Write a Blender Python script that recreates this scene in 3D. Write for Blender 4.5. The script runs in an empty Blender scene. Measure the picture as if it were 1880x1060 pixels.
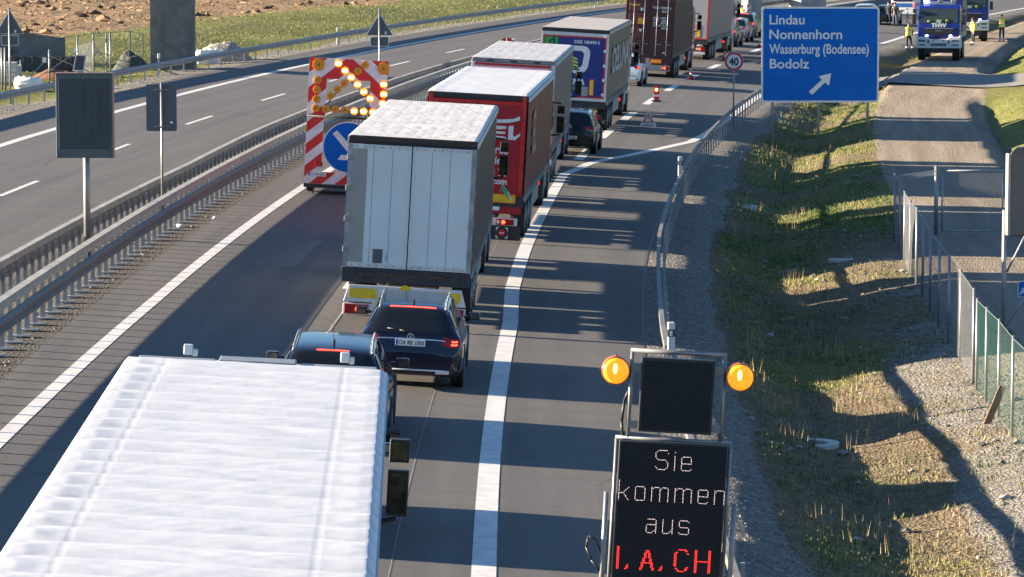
import bpy, bmesh, math, random
import numpy as np
from mathutils import Vector, Matrix, noise
random.seed(7); rng = np.random.default_rng(7)
S = bpy.context.scene; COL = S.collection
PI = math.pi
# ---------------- camera, sky, sun, exposure ----------------
CH = 8.4; F = 6780.0; PITCH = math.radians(5.85)
cam = bpy.data.cameras.new('camera'); camo = bpy.data.objects.new('camera', cam); COL.objects.link(camo)
camo.location = (0, 0, CH); camo.rotation_euler = (PI/2 - PITCH, 0, 0)
cam.sensor_width = 36; cam.lens = 36*F/1880; cam.clip_start = 1; cam.clip_end = 5000
cam.dof.use_dof = True; cam.dof.focus_distance = 85; cam.dof.aperture_fstop = 16
S.camera = camo
SUN_EL = math.radians(13.5); SUN_Z = -0.09          # light travels to +X and a little towards the camera
w = bpy.data.worlds.new('World'); S.world = w; w.use_nodes = True
nt = w.node_tree; sky = nt.nodes.new('ShaderNodeTexSky'); sky.sky_type = 'NISHITA'; sky.sun_disc = False
sky.sun_elevation = SUN_EL; sky.sun_rotation = math.atan2(-1, 0.09)
sky.air_density = 1.0; sky.dust_density = 0.2; sky.ozone_density = 4.0
nt.links.new(sky.outputs[0], nt.nodes['Background'].inputs[0]); nt.nodes['Background'].inputs[1].default_value = 0.05
sl = bpy.data.lights.new('sun', 'SUN'); sl.energy = 5.0; sl.angle = math.radians(0.53); sl.color = (1.0, 0.82, 0.60)
so = bpy.data.objects.new('sun', sl); COL.objects.link(so)
ld = Vector((math.cos(SUN_EL), SUN_Z*math.cos(SUN_EL), -math.sin(SUN_EL)))
so.rotation_euler = ld.to_track_quat('-Z', 'Y').to_euler(); so.location = (-60, 80, 40)
S.view_settings.view_transform = 'Standard'; S.view_settings.look = 'None'
S.view_settings.exposure = 2.4; S.view_settings.gamma = 1
S.cycles.max_bounces = 6

# ---------------- road geometry ----------------
BANK = 0.055; ROLL = math.atan(BANK)
def lerp(t, z):
    if z <= t[0][0]: return t[0][1]
    for (a, va), (b, vb) in zip(t, t[1:]):
        if z <= b: return va + (vb-va)*(z-a)/(b-a)
    return t[-1][1]
ZE = 420.0
def C(z):
    if z < 49.4: return -.36
    if z > ZE: return -.36 + .0005*(ZE-49.4)**2 + .001*(ZE-49.4)*(z-ZE)
    return -.36 + .0005*(z-49.4)**2
def TH(z): return math.atan(.001*max(0, min(z, ZE)-49.4))
def XY(s, z):
    t = TH(z); return (C(z)+s*math.cos(t), z-s*math.sin(t))
def ST(X, Y):
    z = Y; s = 0
    for _ in range(6):
        t = TH(z); s = (X-C(z))/math.cos(t); z = Y+s*math.sin(t)
    return s, z
RAIL = [(20,3.15),(70,3.15),(90,3.27),(112,3.7),(130,4.05),(161,4.75),(200,5.5),(250,6.6),(420,7)]
DL = [(20,16.4),(112,16.5),(131,16.9),(166,17.2),(204,17.5),(245,17.9),(300,18.8),(700,19.5)]
def rail(z): return lerp(RAIL, z)
def dl(z): return lerp(DL, z)
def edges(z):
    """key columns (s, height) of the cross section at station z"""
    r = rail(z); d = dl(z); hl = lambda s: -BANK*(s+d)
    e = r-.42; he = -BANK*e; pf = max(0, min(1, (z-166)/8, (204-z)/8)) if z > 160 else 0
    return [(-420, 3), (-90, 1.6), (-d-19, .9), (-d-10, .25), (-d-7.6, hl(-d-6.5)-.05), (-d-6.5, hl(-d-6.5)),
            (-d+4.4, hl(-d+4.4)), (-11.2, -.25), (-10.2, .1), (-9.5, .47), (-8.4, BANK*8.4),
            (e, he), (r+.5, he-.07), (r+1.5, -.55), (r+2.6, -.85), (r+3.4, -.78), (max(r+4.6, 8.4), -.4), (10, -.2), (14, -.24), (14.8, -.62+.40*pf), (16, -.15+.05*pf), (20, .95-.35*pf), (30, 1.5), (60, 2), (420, 4)]
def relief(x, y, s, z):
    r = rail(z); a = 0
    if s > r-.3: a = min(1, (s-r+.3)/1.2)
    elif s < -dl(z)-7: a = min(1, (-dl(z)-7-s)/2)
    if 10 < s < 14: a *= .12
    if a <= 0: return 0
    n = noise.noise(Vector((x*.45, y*.35, 0)))*.09 + noise.noise(Vector((x*1.7, y*1.5, 5)))*.03
    if s < 0: n += noise.noise(Vector((x*.12, y*.1, 9)))*.35
    return n*a
def G(s, z, rel=True):
    k = edges(z); h = lerp(k, s)
    if rel:
        x, y = XY(s, z); h += relief(x, y, s, z)
    return h
def GXY(X, Y): s, z = ST(X, Y); return G(s, z)
def P(px, py, dh=0):
    """point of the ground seen at a pixel of the photograph"""
    u = (px-940)/F; v = (py-530)/F
    dx = u; dy = math.cos(PITCH)-v*math.sin(PITCH); dz = -math.sin(PITCH)-v*math.cos(PITCH)
    t = 60.0
    for _ in range(40):
        X, Y = dx*t, dy*t
        h = GXY(X, Y)+dh
        t = t*.4+.6*min(600, (h-CH)/dz)
    return Vector((dx*t, dy*t, CH+dz*t))

# ---------------- materials ----------------
MATS = {}
def mat(name, col, rough=.6, metal=0, var=.12, scale=6, bump=0, bscale=40, emit=None, es=0, coat=0, spec=None):
    if name in MATS: return MATS[name]
    m = bpy.data.materials.new(name); m.use_nodes = True; MATS[name] = m
    n = m.node_tree.nodes; l = m.node_tree.links; b = n['Principled BSDF']
    b.inputs['Roughness'].default_value = rough; b.inputs['Metallic'].default_value = metal
    if coat: b.inputs['Coat Weight'].default_value = coat; b.inputs['Coat Roughness'].default_value = .06
    if spec is not None: b.inputs['Specular IOR Level'].default_value = spec
    tc = n.new('ShaderNodeTexCoord'); no = n.new('ShaderNodeTexNoise'); no.inputs['Scale'].default_value = scale; no.inputs['Detail'].default_value = 6
    l.new(tc.outputs['Object'], no.inputs['Vector'])
    r = n.new('ShaderNodeValToRGB'); l.new(no.outputs['Fac'], r.inputs[0])
    c = col
    r.color_ramp.elements[0].position = .3; r.color_ramp.elements[1].position = .7
    r.color_ramp.elements[0].color = (*[x*(1-var) for x in c], 1); r.color_ramp.elements[1].color = (*[min(1, x*(1+var)) for x in c], 1)
    l.new(r.outputs[0], b.inputs['Base Color'])
    rr = n.new('ShaderNodeMath'); rr.operation = 'MULTIPLY_ADD'; l.new(no.outputs['Fac'], rr.inputs[0]); rr.inputs[1].default_value = .25*rough; rr.inputs[2].default_value = rough*.87
    l.new(rr.outputs[0], b.inputs['Roughness'])
    if bump:
        n2 = n.new('ShaderNodeTexNoise'); n2.inputs['Scale'].default_value = bscale; n2.inputs['Detail'].default_value = 8; l.new(tc.outputs['Object'], n2.inputs['Vector'])
        bp = n.new('ShaderNodeBump'); bp.inputs['Strength'].default_value = bump; bp.inputs['Distance'].default_value = .02
        l.new(n2.outputs['Fac'], bp.inputs['Height']); l.new(bp.outputs[0], b.inputs['Normal'])
    if emit: b.inputs['Emission Color'].default_value = (*emit, 1); b.inputs['Emission Strength'].default_value = es
    return m
M = dict(
 galv=('galvanised steel', (.25,.26,.27), .48, .6, .2, 3), galvd=('dull galvanised steel', (.30,.32,.34), .55, .5, .25, 3),
 white=('white paint', (.60,.60,.60), .4, 0, .06), tarp=('white tarpaulin', (.56,.58,.61), .6, 0, .05, 1.5),
 black=('black plastic', (.02,.02,.022), .5), rubber=('tyre rubber', (.018,.018,.019), .85), chassis=('dark chassis', (.035,.036,.04), .6, .2, .3),
 glass=('dark glass', (.012,.014,.017), .06, 0, .1, 6), mirror=('mirror glass', (.07,.085,.065), .08, 1, .7, 7), chrome=('chrome', (.72,.73,.75), .3, .6),
 redlamp=('red lamp glass', (.32,.01,.012), .2), brake=('lit brake lamp', (.6,.02,.01), .3, 0, .1, 6, 0, 40, (1,.05,.02), 1.6), tail=('dim tail lamp', (.5,.02,.015), .25, 0, .1, 6, 0, 40, (1,.04,.03), .25),
 clear=('clear lamp glass', (.7,.7,.7), .2), rim=('grey wheel rim', (.28,.29,.30), .4, .7), yellow=('yellow reflective plate', (.75,.50,.02), .45), orange=('orange reflective plate', (.85,.33,.02), .45),
 red=('red reflective sheet', (.60,.02,.02), .4), rwhite=('white reflective sheet', (.70,.70,.70), .4), blue=('blue sign sheet', (.0,.118,.50), .6, 0, .09, 1.2, 0, 40, None, 0, 0, .2), signback=('grey sign back', (.085,.105,.125), .5, .3, .12, 2),
 amber=('amber lens', (.65,.26,.01), .25), amberlit=('lit amber lamp', (.9,.4,.05), .3, 0, .1, 6, 0, 40, (1,.5,.1), 4), amberon=('glowing amber lens', (.9,.35,.02), .3, 0, .35, 9, 0, 40, (1,.30,.01), .22),
 led=('led lamp core', (1,.85,.6), .3, 0, .02, 6, 0, 40, (1,.72,.32), 3.2),
 plate=('number plate', (.78,.78,.76), .4), platetext=('plate lettering', (.01,.01,.01), .5), eublue=('plate blue band', (.01,.09,.45), .4),
 concrete=('concrete', (.15,.145,.135), .85, 0, .3, 1.6, .5, 14), wood=('old wood', (.20,.13,.08), .8, 0, .4, 6, .4, 30), skin=('skin', (.50,.29,.20), .55),
 hair=('brown hair', (.05,.03,.02), .8), navy=('navy cloth', (.012,.017,.035), .85, 0, .3, 12), vesty=('yellow safety vest', (.62,.72,.06), .7, 0, .15, 12, 0, 40), vesto=('orange safety cloth', (.85,.22,.06), .7), refl=('grey reflective tape', (.6,.62,.6), .4),
 boots=('black boots', (.015,.014,.013), .6), bag=('white woven bag', (.75,.74,.72), .8, 0, .1, 5, .6, 12), steelblue=('blue grey steel', (.15,.19,.23), .5, .4),
 green=('green flag cloth', (.02,.38,.17), .7), thw=('deep blue truck paint', (.008,.022,.19), .28, 0, .06, 3, 0, 40, None, 0, .5), bluelit=('lit blue lamp', (.2,.3,1), .3, 0, .1, 6, 0, 40, (.35,.45,1), 2.2))
_M = {}
for k, v in M.items(): _M[k] = v
def mt(k): 
    if not isinstance(k, str): return k
    return mat(*_M[k])

# ---------------- mesh helpers ----------------
class MB:
    def __init__(s): s.b = bmesh.new(); s.mi = 0
    def _mi(s, fs):
        for f in fs: f.material_index = s.mi
    def box(s, c, d, rz=0, rx=0, ry=0, taper=None):
        m = Matrix.Translation(c) @ Matrix.Rotation(rz, 4, 'Z') @ Matrix.Rotation(ry, 4, 'Y') @ Matrix.Rotation(rx, 4, 'X')
        vs = []
        for z in (-.5, .5):
            k = 1 if (taper is None or z < 0) else taper
            for x, y in ((-.5,-.5),(.5,-.5),(.5,.5),(-.5,.5)): vs.append(s.b.verts.new(m @ Vector((x*d[0]*k, y*d[1]*k, z*d[2]))))
        fs = [s.b.faces.new([vs[i] for i in f]) for f in ((3,2,1,0),(4,5,6,7),(0,1,5,4),(1,2,6,5),(2,3,7,6),(3,0,4,7))]
        s._mi(fs); return s
    def rng(s, x0, x1, y0, y1, z0, z1): return s.box(((x0+x1)/2, (y0+y1)/2, (z0+z1)/2), (x1-x0, y1-y0, z1-z0))
    def cyl(s, a, b, r, n=12, r2=None, caps=True):
        a, b = Vector(a), Vector(b); ax = (b-a).normalized(); r2 = r if r2 is None else r2
        u = ax.orthogonal().normalized(); v = ax.cross(u)
        R = []
        for p, q in ((a, r), (b, r2)):
            R.append([s.b.verts.new(p+u*(q*math.cos(2*PI*i/n))+v*(q*math.sin(2*PI*i/n))) for i in range(n)])
        fs = []
        for i in range(n): j = (i+1) % n; f = s.b.faces.new((R[0][i], R[0][j], R[1][j], R[1][i])); f.smooth = n > 6; fs.append(f)
        if caps: fs.append(s.b.faces.new(R[0][::-1])); fs.append(s.b.faces.new(R[1]))
        s._mi(fs); return s
    def tube(s, pts, r, n=8):
        pts = [Vector(p) for p in pts]
        for a, b in zip(pts, pts[1:]): s.cyl(a, b, r, n)
        return s
    def poly(s, pts, off):
        """flat polygon (3-D points) extruded by off"""
        off = Vector(off); A = [s.b.verts.new(Vector(p)) for p in pts]; B = [s.b.verts.new(Vector(p)+off) for p in pts]
        n = len(pts); fs = [s.b.faces.new(A[::-1]), s.b.faces.new(B)]
        for i in range(n): j = (i+1) % n; fs.append(s.b.faces.new((A[i], A[j], B[j], B[i])))
        s._mi(fs); return s
    def xz(s, pts, y, t=.004): return s.poly([(p[0], y, p[1]) for p in pts], (0, -t, 0))
    def disc(s, c, r, t=.004, n=32):      # disc facing -Y
        return s.cyl((c[0], c[1], c[2]), (c[0], c[1]-t, c[2]), r, n)
    def ring(s, c, r0, r1, t=.004, n=36):
        fs = []; a = []
        for r, y in ((r0, c[1]), (r1, c[1]), (r1, c[1]-t), (r0, c[1]-t)):
            a.append([s.b.verts.new((c[0]+r*math.cos(2*PI*i/n), y, c[2]+r*math.sin(2*PI*i/n))) for i in range(n)])
        for k in range(4):
            for i in range(n): j = (i+1) % n; q = (k+1) % 4; fs.append(s.b.faces.new((a[k][i], a[k][j], a[q][j], a[q][i])))
        s._mi(fs); return s
    def ball(s, c, r, sc=(1,1,1), n=2):
        g = bmesh.ops.create_icosphere(s.b, subdivisions=n, radius=r, matrix=Matrix.Translation(c) @ Matrix.Diagonal((*sc, 1)))
        fs = {f for v in g['verts'] for f in v.link_faces}
        for f in fs: f.smooth = True
        s._mi(fs); return s
    def grid(s, pts, smooth=True):
        V = [[s.b.verts.new(p) for p in row] for row in pts]; fs = []
        for i in range(len(V)-1):
            for j in range(len(V[0])-1):
                f = s.b.faces.new((V[i][j], V[i][j+1], V[i+1][j+1], V[i+1][j])); f.smooth = smooth; fs.append(f)
        s._mi(fs); return s
    def obj(s, name, m, parent=None, bevel=0, recalc=True, seg=2):
        if recalc: bmesh.ops.recalc_face_normals(s.b, faces=s.b.faces)
        me = bpy.data.meshes.new(name); s.b.to_mesh(me); s.b.free()
        for q in (m if isinstance(m, (list, tuple)) else [m]): me.materials.append(mt(q))
        o = bpy.data.objects.new(name, me); COL.objects.link(o)
        if parent: o.parent = parent
        if bevel:
            b = o.modifiers.new('bevel', 'BEVEL'); b.width = bevel; b.segments = seg; b.limit_method = 'ANGLE'; b.angle_limit = math.radians(40)
        return o
def split(o, label=None):
    """every loose piece of a mesh becomes a part of its own"""
    bm = bmesh.new(); bm.from_mesh(o.data); bm.verts.ensure_lookup_table(); seen = set(); comps = []
    for v in bm.verts:
        if v.index in seen: continue
        st = [v]; seen.add(v.index); c = []
        while st:
            a = st.pop(); c.append(a.index)
            for e in a.link_edges:
                b = e.other_vert(a)
                if b.index not in seen: seen.add(b.index); st.append(b)
        comps.append(set(c))
    for c in comps:
        b2 = bm.copy(); bmesh.ops.delete(b2, geom=[v for v in b2.verts if v.index not in c], context='VERTS')
        me = bpy.data.meshes.new(o.name.split('.')[0]); b2.to_mesh(me); b2.free(); me.materials.append(o.data.materials[0])
        q = o.copy(); q.data = me; COL.objects.link(q); q.parent = o.parent
    bm.free(); bpy.data.objects.remove(o)
def tag(o, label=None, cat=None, group=None, kind=None):
    for k, v in (('label', label), ('category', cat), ('group', group), ('kind', kind)):
        if v: o[k] = v
    return o
def thing(name, label, cat, loc=(0,0,0), rot=(0,0,0), group=None):
    o = bpy.data.objects.new(name, None); COL.objects.link(o); o.empty_display_size = .2
    o.location = loc; o.rotation_euler = rot; return tag(o, label, cat, group)
def onroad(name, label, cat, s, z, yaw=None, group=None, roll=True):
    x, y = XY(s, z); o = thing(name, label, cat, (x, y, G(s, z)), group=group)
    if yaw is None: yaw = TH(z)
    o.rotation_euler = (0, ROLL if roll else 0, -yaw); return o
def copy_tree(o, parent=None):
    c = o.copy(); COL.objects.link(c)
    if parent is not None: c.parent = parent
    for ch in list(o.children): copy_tree(ch, c)
    return c
def part_label(o, t): o['label'] = t; return o
_tc = {}
def text(string, m, parent, loc, size, xs=1, bold=0, rot=(PI/2,0,0), name='lettering', align='LEFT', serif=False, th=.0015, shear=0):
    cu = bpy.data.curves.new('t', 'FONT'); cu.body = string; cu.size = size; cu.offset = bold; cu.extrude = th; cu.align_x = align; cu.shear = shear
    cu.resolution_u = 3
    o = bpy.data.objects.new('t', cu); COL.objects.link(o)
    dg = bpy.context.evaluated_depsgraph_get(); me = bpy.data.meshes.new_from_object(o.evaluated_get(dg))
    bpy.data.objects.remove(o); me.transform(Matrix.Diagonal((xs, 1, 1, 1))); me.materials.clear(); me.materials.append(mt(m)); me.name = name
    q = bpy.data.objects.new(name, me); COL.objects.link(q); q.location = loc; q.rotation_euler = rot
    if parent: q.parent = parent
    return q
# ---------------- ground material ----------------
def node_mix(nt, a, b, fac):
    m = nt.nodes.new('ShaderNodeMix'); m.data_type = 'RGBA'
    for k, v in ((6, a), (7, b)):
        if hasattr(v, 'is_linked') or hasattr(v, 'links'): nt.links.new(v, m.inputs[k])
        else: m.inputs[k].default_value = (*v, 1)
    if isinstance(fac, float): m.inputs[0].default_value = fac
    else: nt.links.new(fac, m.inputs[0])
    return m.outputs[2]
def ramp(nt, src, p0, p1, c0=(0,0,0), c1=(1,1,1)):
    r = nt.nodes.new('ShaderNodeValToRGB'); r.color_ramp.elements[0].position = p0; r.color_ramp.elements[1].position = p1
    r.color_ramp.elements[0].color = (*c0, 1); r.color_ramp.elements[1].color = (*c1, 1); nt.links.new(src, r.inputs[0]); return r.outputs[0]
def nz(nt, vec, sc, det=6, rough=.6):
    n = nt.nodes.new('ShaderNodeTexNoise'); n.inputs['Scale'].default_value = sc; n.inputs['Detail'].default_value = det; n.inputs['Roughness'].default_value = rough
    nt.links.new(vec, n.inputs['Vector']); return n.outputs['Fac']
def mth(nt, op, a, b, c=None):
    m = nt.nodes.new('ShaderNodeMath'); m.operation = op
    for i, v in enumerate((a, b, c)):
        if v is None: continue
        if isinstance(v, (int, float)): m.inputs[i].default_value = v
        else: nt.links.new(v, m.inputs[i])
    return m.outputs[0]
def ground_mat():
    m = bpy.data.materials.new('earth gravel and grass'); m.use_nodes = True; t = m.node_tree; b = t.nodes['Principled BSDF']
    co = t.nodes.new('ShaderNodeTexCoord').outputs['Object']
    at = t.nodes.new('ShaderNodeAttribute'); at.attribute_name = 'zone'; sp = t.nodes.new('ShaderNodeSeparateColor'); t.links.new(at.outputs['Color'], sp.inputs[0])
    n1 = nz(t, co, 1.3, 8); n2 = nz(t, co, 5, 8, .7); n3 = nz(t, co, 22, 4, .7)
    vo = t.nodes.new('ShaderNodeTexVoronoi'); vo.inputs['Scale'].default_value = 16; t.links.new(co, vo.inputs['Vector'])
    vs = t.nodes.new('ShaderNodeSeparateColor'); t.links.new(vo.outputs['Color'], vs.inputs[0])
    soil = node_mix(t, (.075,.055,.035), (.24,.19,.125), ramp(t, n2, .3, .7))
    straw = node_mix(t, (.17,.13,.065), (.46,.36,.18), ramp(t, n3, .35, .65))
    green = node_mix(t, (.05,.078,.014), (.175,.20,.045), ramp(t, n3, .32, .68))
    green = node_mix(t, green, straw, ramp(t, n2, .47, .67))
    peb = node_mix(t, (.085,.082,.078), (.36,.34,.305), vs.outputs[0])
    grav = node_mix(t, peb, (.16,.148,.13), ramp(t, n2, .25, .8))
    brush = node_mix(t, (.10,.065,.035), (.42,.28,.165), ramp(t, n2, .32, .66))
    brush = node_mix(t, brush, (.08,.055,.035), ramp(t, n1, .56, .66))
    def fac(ch, amp=.9):
        s = mth(t, 'ADD', sp.outputs[ch], mth(t, 'MULTIPLY', mth(t, 'ADD', mth(t, 'ADD', mth(t,'MULTIPLY',n1,.5), mth(t,'MULTIPLY',n2,.5)), -.5), amp*2))
        return ramp(t, s, .42, .58)
    uv = t.nodes.new('ShaderNodeUVMap'); uv.uv_map = 'road'; sx = t.nodes.new('ShaderNodeSeparateXYZ'); t.links.new(uv.outputs[0], sx.inputs[0])
    mp = t.nodes.new('ShaderNodeMapping'); mp.inputs['Scale'].default_value = (1.6, .06, 1); t.links.new(uv.outputs[0], mp.inputs[0]); rut = nz(t, mp.outputs[0], 1, 5, .6)
    track = node_mix(t, (.19,.16,.125), (.33,.28,.215), ramp(t, mth(t, 'ADD', mth(t, 'MULTIPLY', rut, .6), mth(t, 'MULTIPLY', n2, .4)), .38, .62)); track = node_mix(t, track, peb, mth(t, 'MULTIPLY', ramp(t, n3, .5, .7), .5))
    grav = node_mix(t, grav, track, ramp(t, mth(t, 'MULTIPLY', sx.outputs[0], .05), .43, .475))
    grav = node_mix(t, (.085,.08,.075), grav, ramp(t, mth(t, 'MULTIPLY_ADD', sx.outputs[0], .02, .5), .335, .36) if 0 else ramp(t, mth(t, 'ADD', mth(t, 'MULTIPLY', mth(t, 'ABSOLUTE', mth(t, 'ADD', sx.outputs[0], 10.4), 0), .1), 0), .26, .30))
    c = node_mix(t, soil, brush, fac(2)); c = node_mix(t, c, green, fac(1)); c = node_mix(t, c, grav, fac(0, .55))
    t.links.new(c, b.inputs['Base Color']); b.inputs['Roughness'].default_value = .95; b.inputs['Specular IOR Level'].default_value = .15
    h = mth(t, 'ADD', mth(t, 'MULTIPLY', n3, .5), mth(t, 'MULTIPLY', vo.outputs['Distance'], .7))
    bp = t.nodes.new('ShaderNodeBump'); bp.inputs['Strength'].default_value = 1; bp.inputs['Distance'].default_value = .07
    t.links.new(h, bp.inputs['Height']); t.links.new(bp.outputs[0], b.inputs['Normal'])
    return m
GM = ground_mat()
def sm(a, b, x): t = max(0, min(1, (x-a)/(b-a))); return t*t*(3-2*t)
def zones(s, z, x, y):
    r = rail(z); d = dl(z); n = noise.noise(Vector((x*.25, y*.18, 3)))*.5; n2 = noise.noise(Vector((x*.11, y*.08, 7)))
    g = gr = br = 0
    if s > -8.6 and s > 0:
        q = s-r
        gr = 1-sm(.85, 1.45, q+n*.9)
        g = sm(.8, 1.6, q)*(.42+n*1.0)
        if z > 98 and z < 175: g += .12
        bank = sm(3.2, 4.6, q)
        if z < 98: gr = max(gr, bank*((.40 if z > 78 else .60)+n2*.9+.25*noise.noise(Vector((x*.5, y*.35, 1))))); g -= bank*.12
        if z > 92: gr = max(gr, sm(9.6, 10.3, s)*(1-sm(13.8, 15.6, s)))
        if z < 96: gr = max(gr, sm(0, .5, s-lerp([(40,8.6),(69,8.75),(97,9.35)], z)))
        if z > 175: gr = max(gr, (1-sm(.8, 1.5, q))*.85)
        if s > 15.5 or (z > 92 and s > 15): g = max(g, .75+n*.5); gr = max(0, gr-.2)
        if s > 30: br = .5
    elif s > -d+4:
        gr = .9
    else:
        q = -d-6.5-s
        gr = 1-sm(1.6, 2.6, q+n*.8)
        yard = sm(8.5, 11, q)*(1-sm(158, 172, z))
        g = sm(1.5, 2.5, q)*(.75+n*.7)*(1-yard*.8)
        field = sm(-1.5, 1.5, -41-s+n*4)
        g = g*(1-field)+field*(.12+n2*.5); br = max(field, yard*.25)
        gr = max(gr, yard*(.35+n))
    return (max(0, min(1, gr)), max(0, min(1, g)), max(0, min(1, br)), 1)
def frange(a, b, st):
    o = [a]
    while o[-1] < b-st*.5: o.append(o[-1]+st)
    o[-1] = b; return o
ZR = frange(14, 40, 4)[:-1]+frange(40, 130, .6)[:-1]+frange(130, 260, 1.3)[:-1]+frange(260, 420, 5)[:-1]+frange(420, 900, 40)
def strip(name, k0, k1, m, maxw=.35, zl=ZR, dz=0, zonef=None, kind='structure'):
    P_ = []; Zc = []; n = None
    ks = edges(80); wide = []
    for k in range(k0, k1):
        wdt = abs(ks[k+1][0]-ks[k][0]); c = max(1, int(wdt/maxw)) if wdt < 14 else max(4, min(46, int(wdt/1.3)))
        if wdt > 100: c = 10
        wide.append(min(c, 60))
    for z in zl:
        e = edges(z)
        row = []
        for k, c in zip(range(k0, k1), wide):
            for i in range(c): 
                f = i/c; row.append(e[k][0]*(1-f)+e[k+1][0]*f)
        row.append(e[k1][0]); n = len(row)
        for i, s in enumerate(row):
            if 0 < i < n-1 or s > 30: pass
            x, y = XY(s, z); h = G(s, z)
            P_.append((x, y, h+dz)); Zc.append((s, z))
    F_ = [(r*n+i, r*n+i+1, (r+1)*n+i+1, (r+1)*n+i) for r in range(len(zl)-1) for i in range(n-1)]
    me = bpy.data.meshes.new(name); me.from_pydata(P_, [], F_); me.materials.append(m)
    me.polygons.foreach_set('use_smooth', [True]*len(F_))
    uv = me.uv_layers.new(name='road'); li = np.zeros(len(me.loops), dtype=np.int32); me.loops.foreach_get('vertex_index', li)
    zc = np.array(Zc); uv.data.foreach_set('uv', zc[li].ravel().astype(np.float32))
    if zonef:
        ca = me.color_attributes.new('zone', 'FLOAT_COLOR', 'POINT')
        ca.data.foreach_set('color', np.array([zonef(s, z, p[0], p[1]) for (s, z), p in zip(Zc, P_)], dtype=np.float32).ravel())
    o = bpy.data.objects.new(name, me); COL.objects.link(o); tag(o, kind=kind); return o
def asphalt_mat():
    m = bpy.data.materials.new('worn asphalt with shade streaks'); m.use_nodes = True; t = m.node_tree; b = t.nodes['Principled BSDF']
    uv = t.nodes.new('ShaderNodeUVMap'); uv.uv_map = 'road'; co = t.nodes.new('ShaderNodeTexCoord').outputs['Object']
    mp = t.nodes.new('ShaderNodeMapping'); mp.inputs['Scale'].default_value = (2.2, .05, 1); t.links.new(uv.outputs[0], mp.inputs[0])
    st = nz(t, mp.outputs[0], 1, 5, .6)
    mp2 = t.nodes.new('ShaderNodeMapping'); mp2.inputs['Scale'].default_value = (.12, 1.6, 1); t.links.new(uv.outputs[0], mp2.inputs[0])
    cr = nz(t, mp2.outputs[0], 1, 5, .6)
    fine = nz(t, co, 60, 3, .7); big = nz(t, co, .25, 4)
    c = node_mix(t, (.080,.080,.081), (.132,.127,.121), ramp(t, st, .3, .7))
    c = node_mix(t, c, (.115,.108,.102), ramp(t, big, .4, .7))
    c = node_mix(t, c, (.075,.072,.071), mth(t, 'MULTIPLY', ramp(t, cr, .5, .75), .6))  # cross streaks darkened to stand in for shade across the road
    c = node_mix(t, c, (.22,.205,.19), mth(t, 'MULTIPLY', ramp(t, fine, .5, .8), .55))
    vr = t.nodes.new('ShaderNodeTexVoronoi'); vr.feature = 'DISTANCE_TO_EDGE'; vr.inputs['Scale'].default_value = .11; t.links.new(mp.outputs[0] if 0 else co, vr.inputs['Vector'])
    c = node_mix(t, c, (.05,.048,.046), mth(t, 'MULTIPLY', mth(t, 'SUBTRACT', 1, ramp(t, vr.outputs['Distance'], .0005, .0022)), mth(t, 'MULTIPLY', ramp(t, big, .5, .56), .7)))
    spot = nz(t, co, 2.3, 2); c = node_mix(t, c, (.05,.048,.047), mth(t, 'MULTIPLY', ramp(t, spot, .68, .74), .5))
    # tyre-worn wheel tracks and the darker seam beside the lines
    sx = t.nodes.new('ShaderNodeSeparateXYZ'); t.links.new(uv.outputs[0], sx.inputs[0])
    w1 = mth(t, 'SINE', mth(t, 'MULTIPLY', sx.outputs[0], 2*PI/1.85), 0)
    c = node_mix(t, c, (.078,.075,.074), mth(t, 'MULTIPLY', ramp(t, w1, .2, 1.0), .30))
    t.links.new(c, b.inputs['Base Color']); b.inputs['Roughness'].default_value = .82; b.inputs['Specular IOR Level'].default_value = .3
    bp = t.nodes.new('ShaderNodeBump'); bp.inputs['Strength'].default_value = .35; bp.inputs['Distance'].default_value = .01
    t.links.new(fine, bp.inputs['Height']); t.links.new(bp.outputs[0], b.inputs['Normal'])
    return m
AM = asphalt_mat()
strip('field_ground', 0, 5, GM, .6, zonef=zones)
strip('opposite_carriageway', 5, 6, AM, 2.5)
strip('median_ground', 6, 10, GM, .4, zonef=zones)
strip('carriageway', 10, 11, AM, 2.5)
strip('verge_ground', 11, 24, GM, .3, zonef=zones)

# ---------------- markings ----------------
def line_mat():
    m = bpy.data.materials.new('white road paint'); m.use_nodes = True; t = m.node_tree; b = t.nodes['Principled BSDF']
    co = t.nodes.new('ShaderNodeTexCoord').outputs['Object']
    c = node_mix(t, (.50,.495,.485), (.66,.655,.64), ramp(t, nz(t, co, 3, 8, .7), .35, .6)); c = node_mix(t, c, (.3,.29,.28), mth(t, 'MULTIPLY', ramp(t, nz(t, co, 14, 8, .8), .58, .75), .5))
    t.links.new(c, b.inputs['Base Color']); b.inputs['Roughness'].default_value = .75; return m
LM = line_mat()
def ribbon(bm, cs, wd, wfun=None):
    """centre (s,z) list -> flat ribbon 4 mm above the asphalt, width across the line"""
    pts = [Vector((*XY(s, z), 0)) for s, z in cs]; row = []
    for i, (s, z) in enumerate(cs):
        a = pts[max(0, i-1)]; b = pts[min(len(pts)-1, i+1)]; d = (b-a).normalized(); nrm = Vector((d.y, -d.x, 0)); r = []
        for k in (-.5, .5):
            q = pts[i]+nrm*wd*k; ss, zz = ST(q.x, q.y); r.append(bm.verts.new((q.x, q.y, G(ss, zz, False)+.005)))
        row.append(r)
    for a, b in zip(row, row[1:]): bm.faces.new((a[0], a[1], b[1], b[0]))
def marking(name, segs, wd):
    m = MB()
    for cs in segs: ribbon(m.b, cs, wd)
    o = m.obj(name, LM, recalc=False); return tag(o, kind='structure')
def dens(cs, st=3):
    o = []
    for (s0, z0), (s1, z1) in zip(cs, cs[1:]):
        n = max(1, int(abs(z1-z0)/st))
        o += [(s0+(s1-s0)*i/n, z0+(z1-z0)*i/n) for i in range(n)]
    return o+[cs[-1]]
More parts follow.
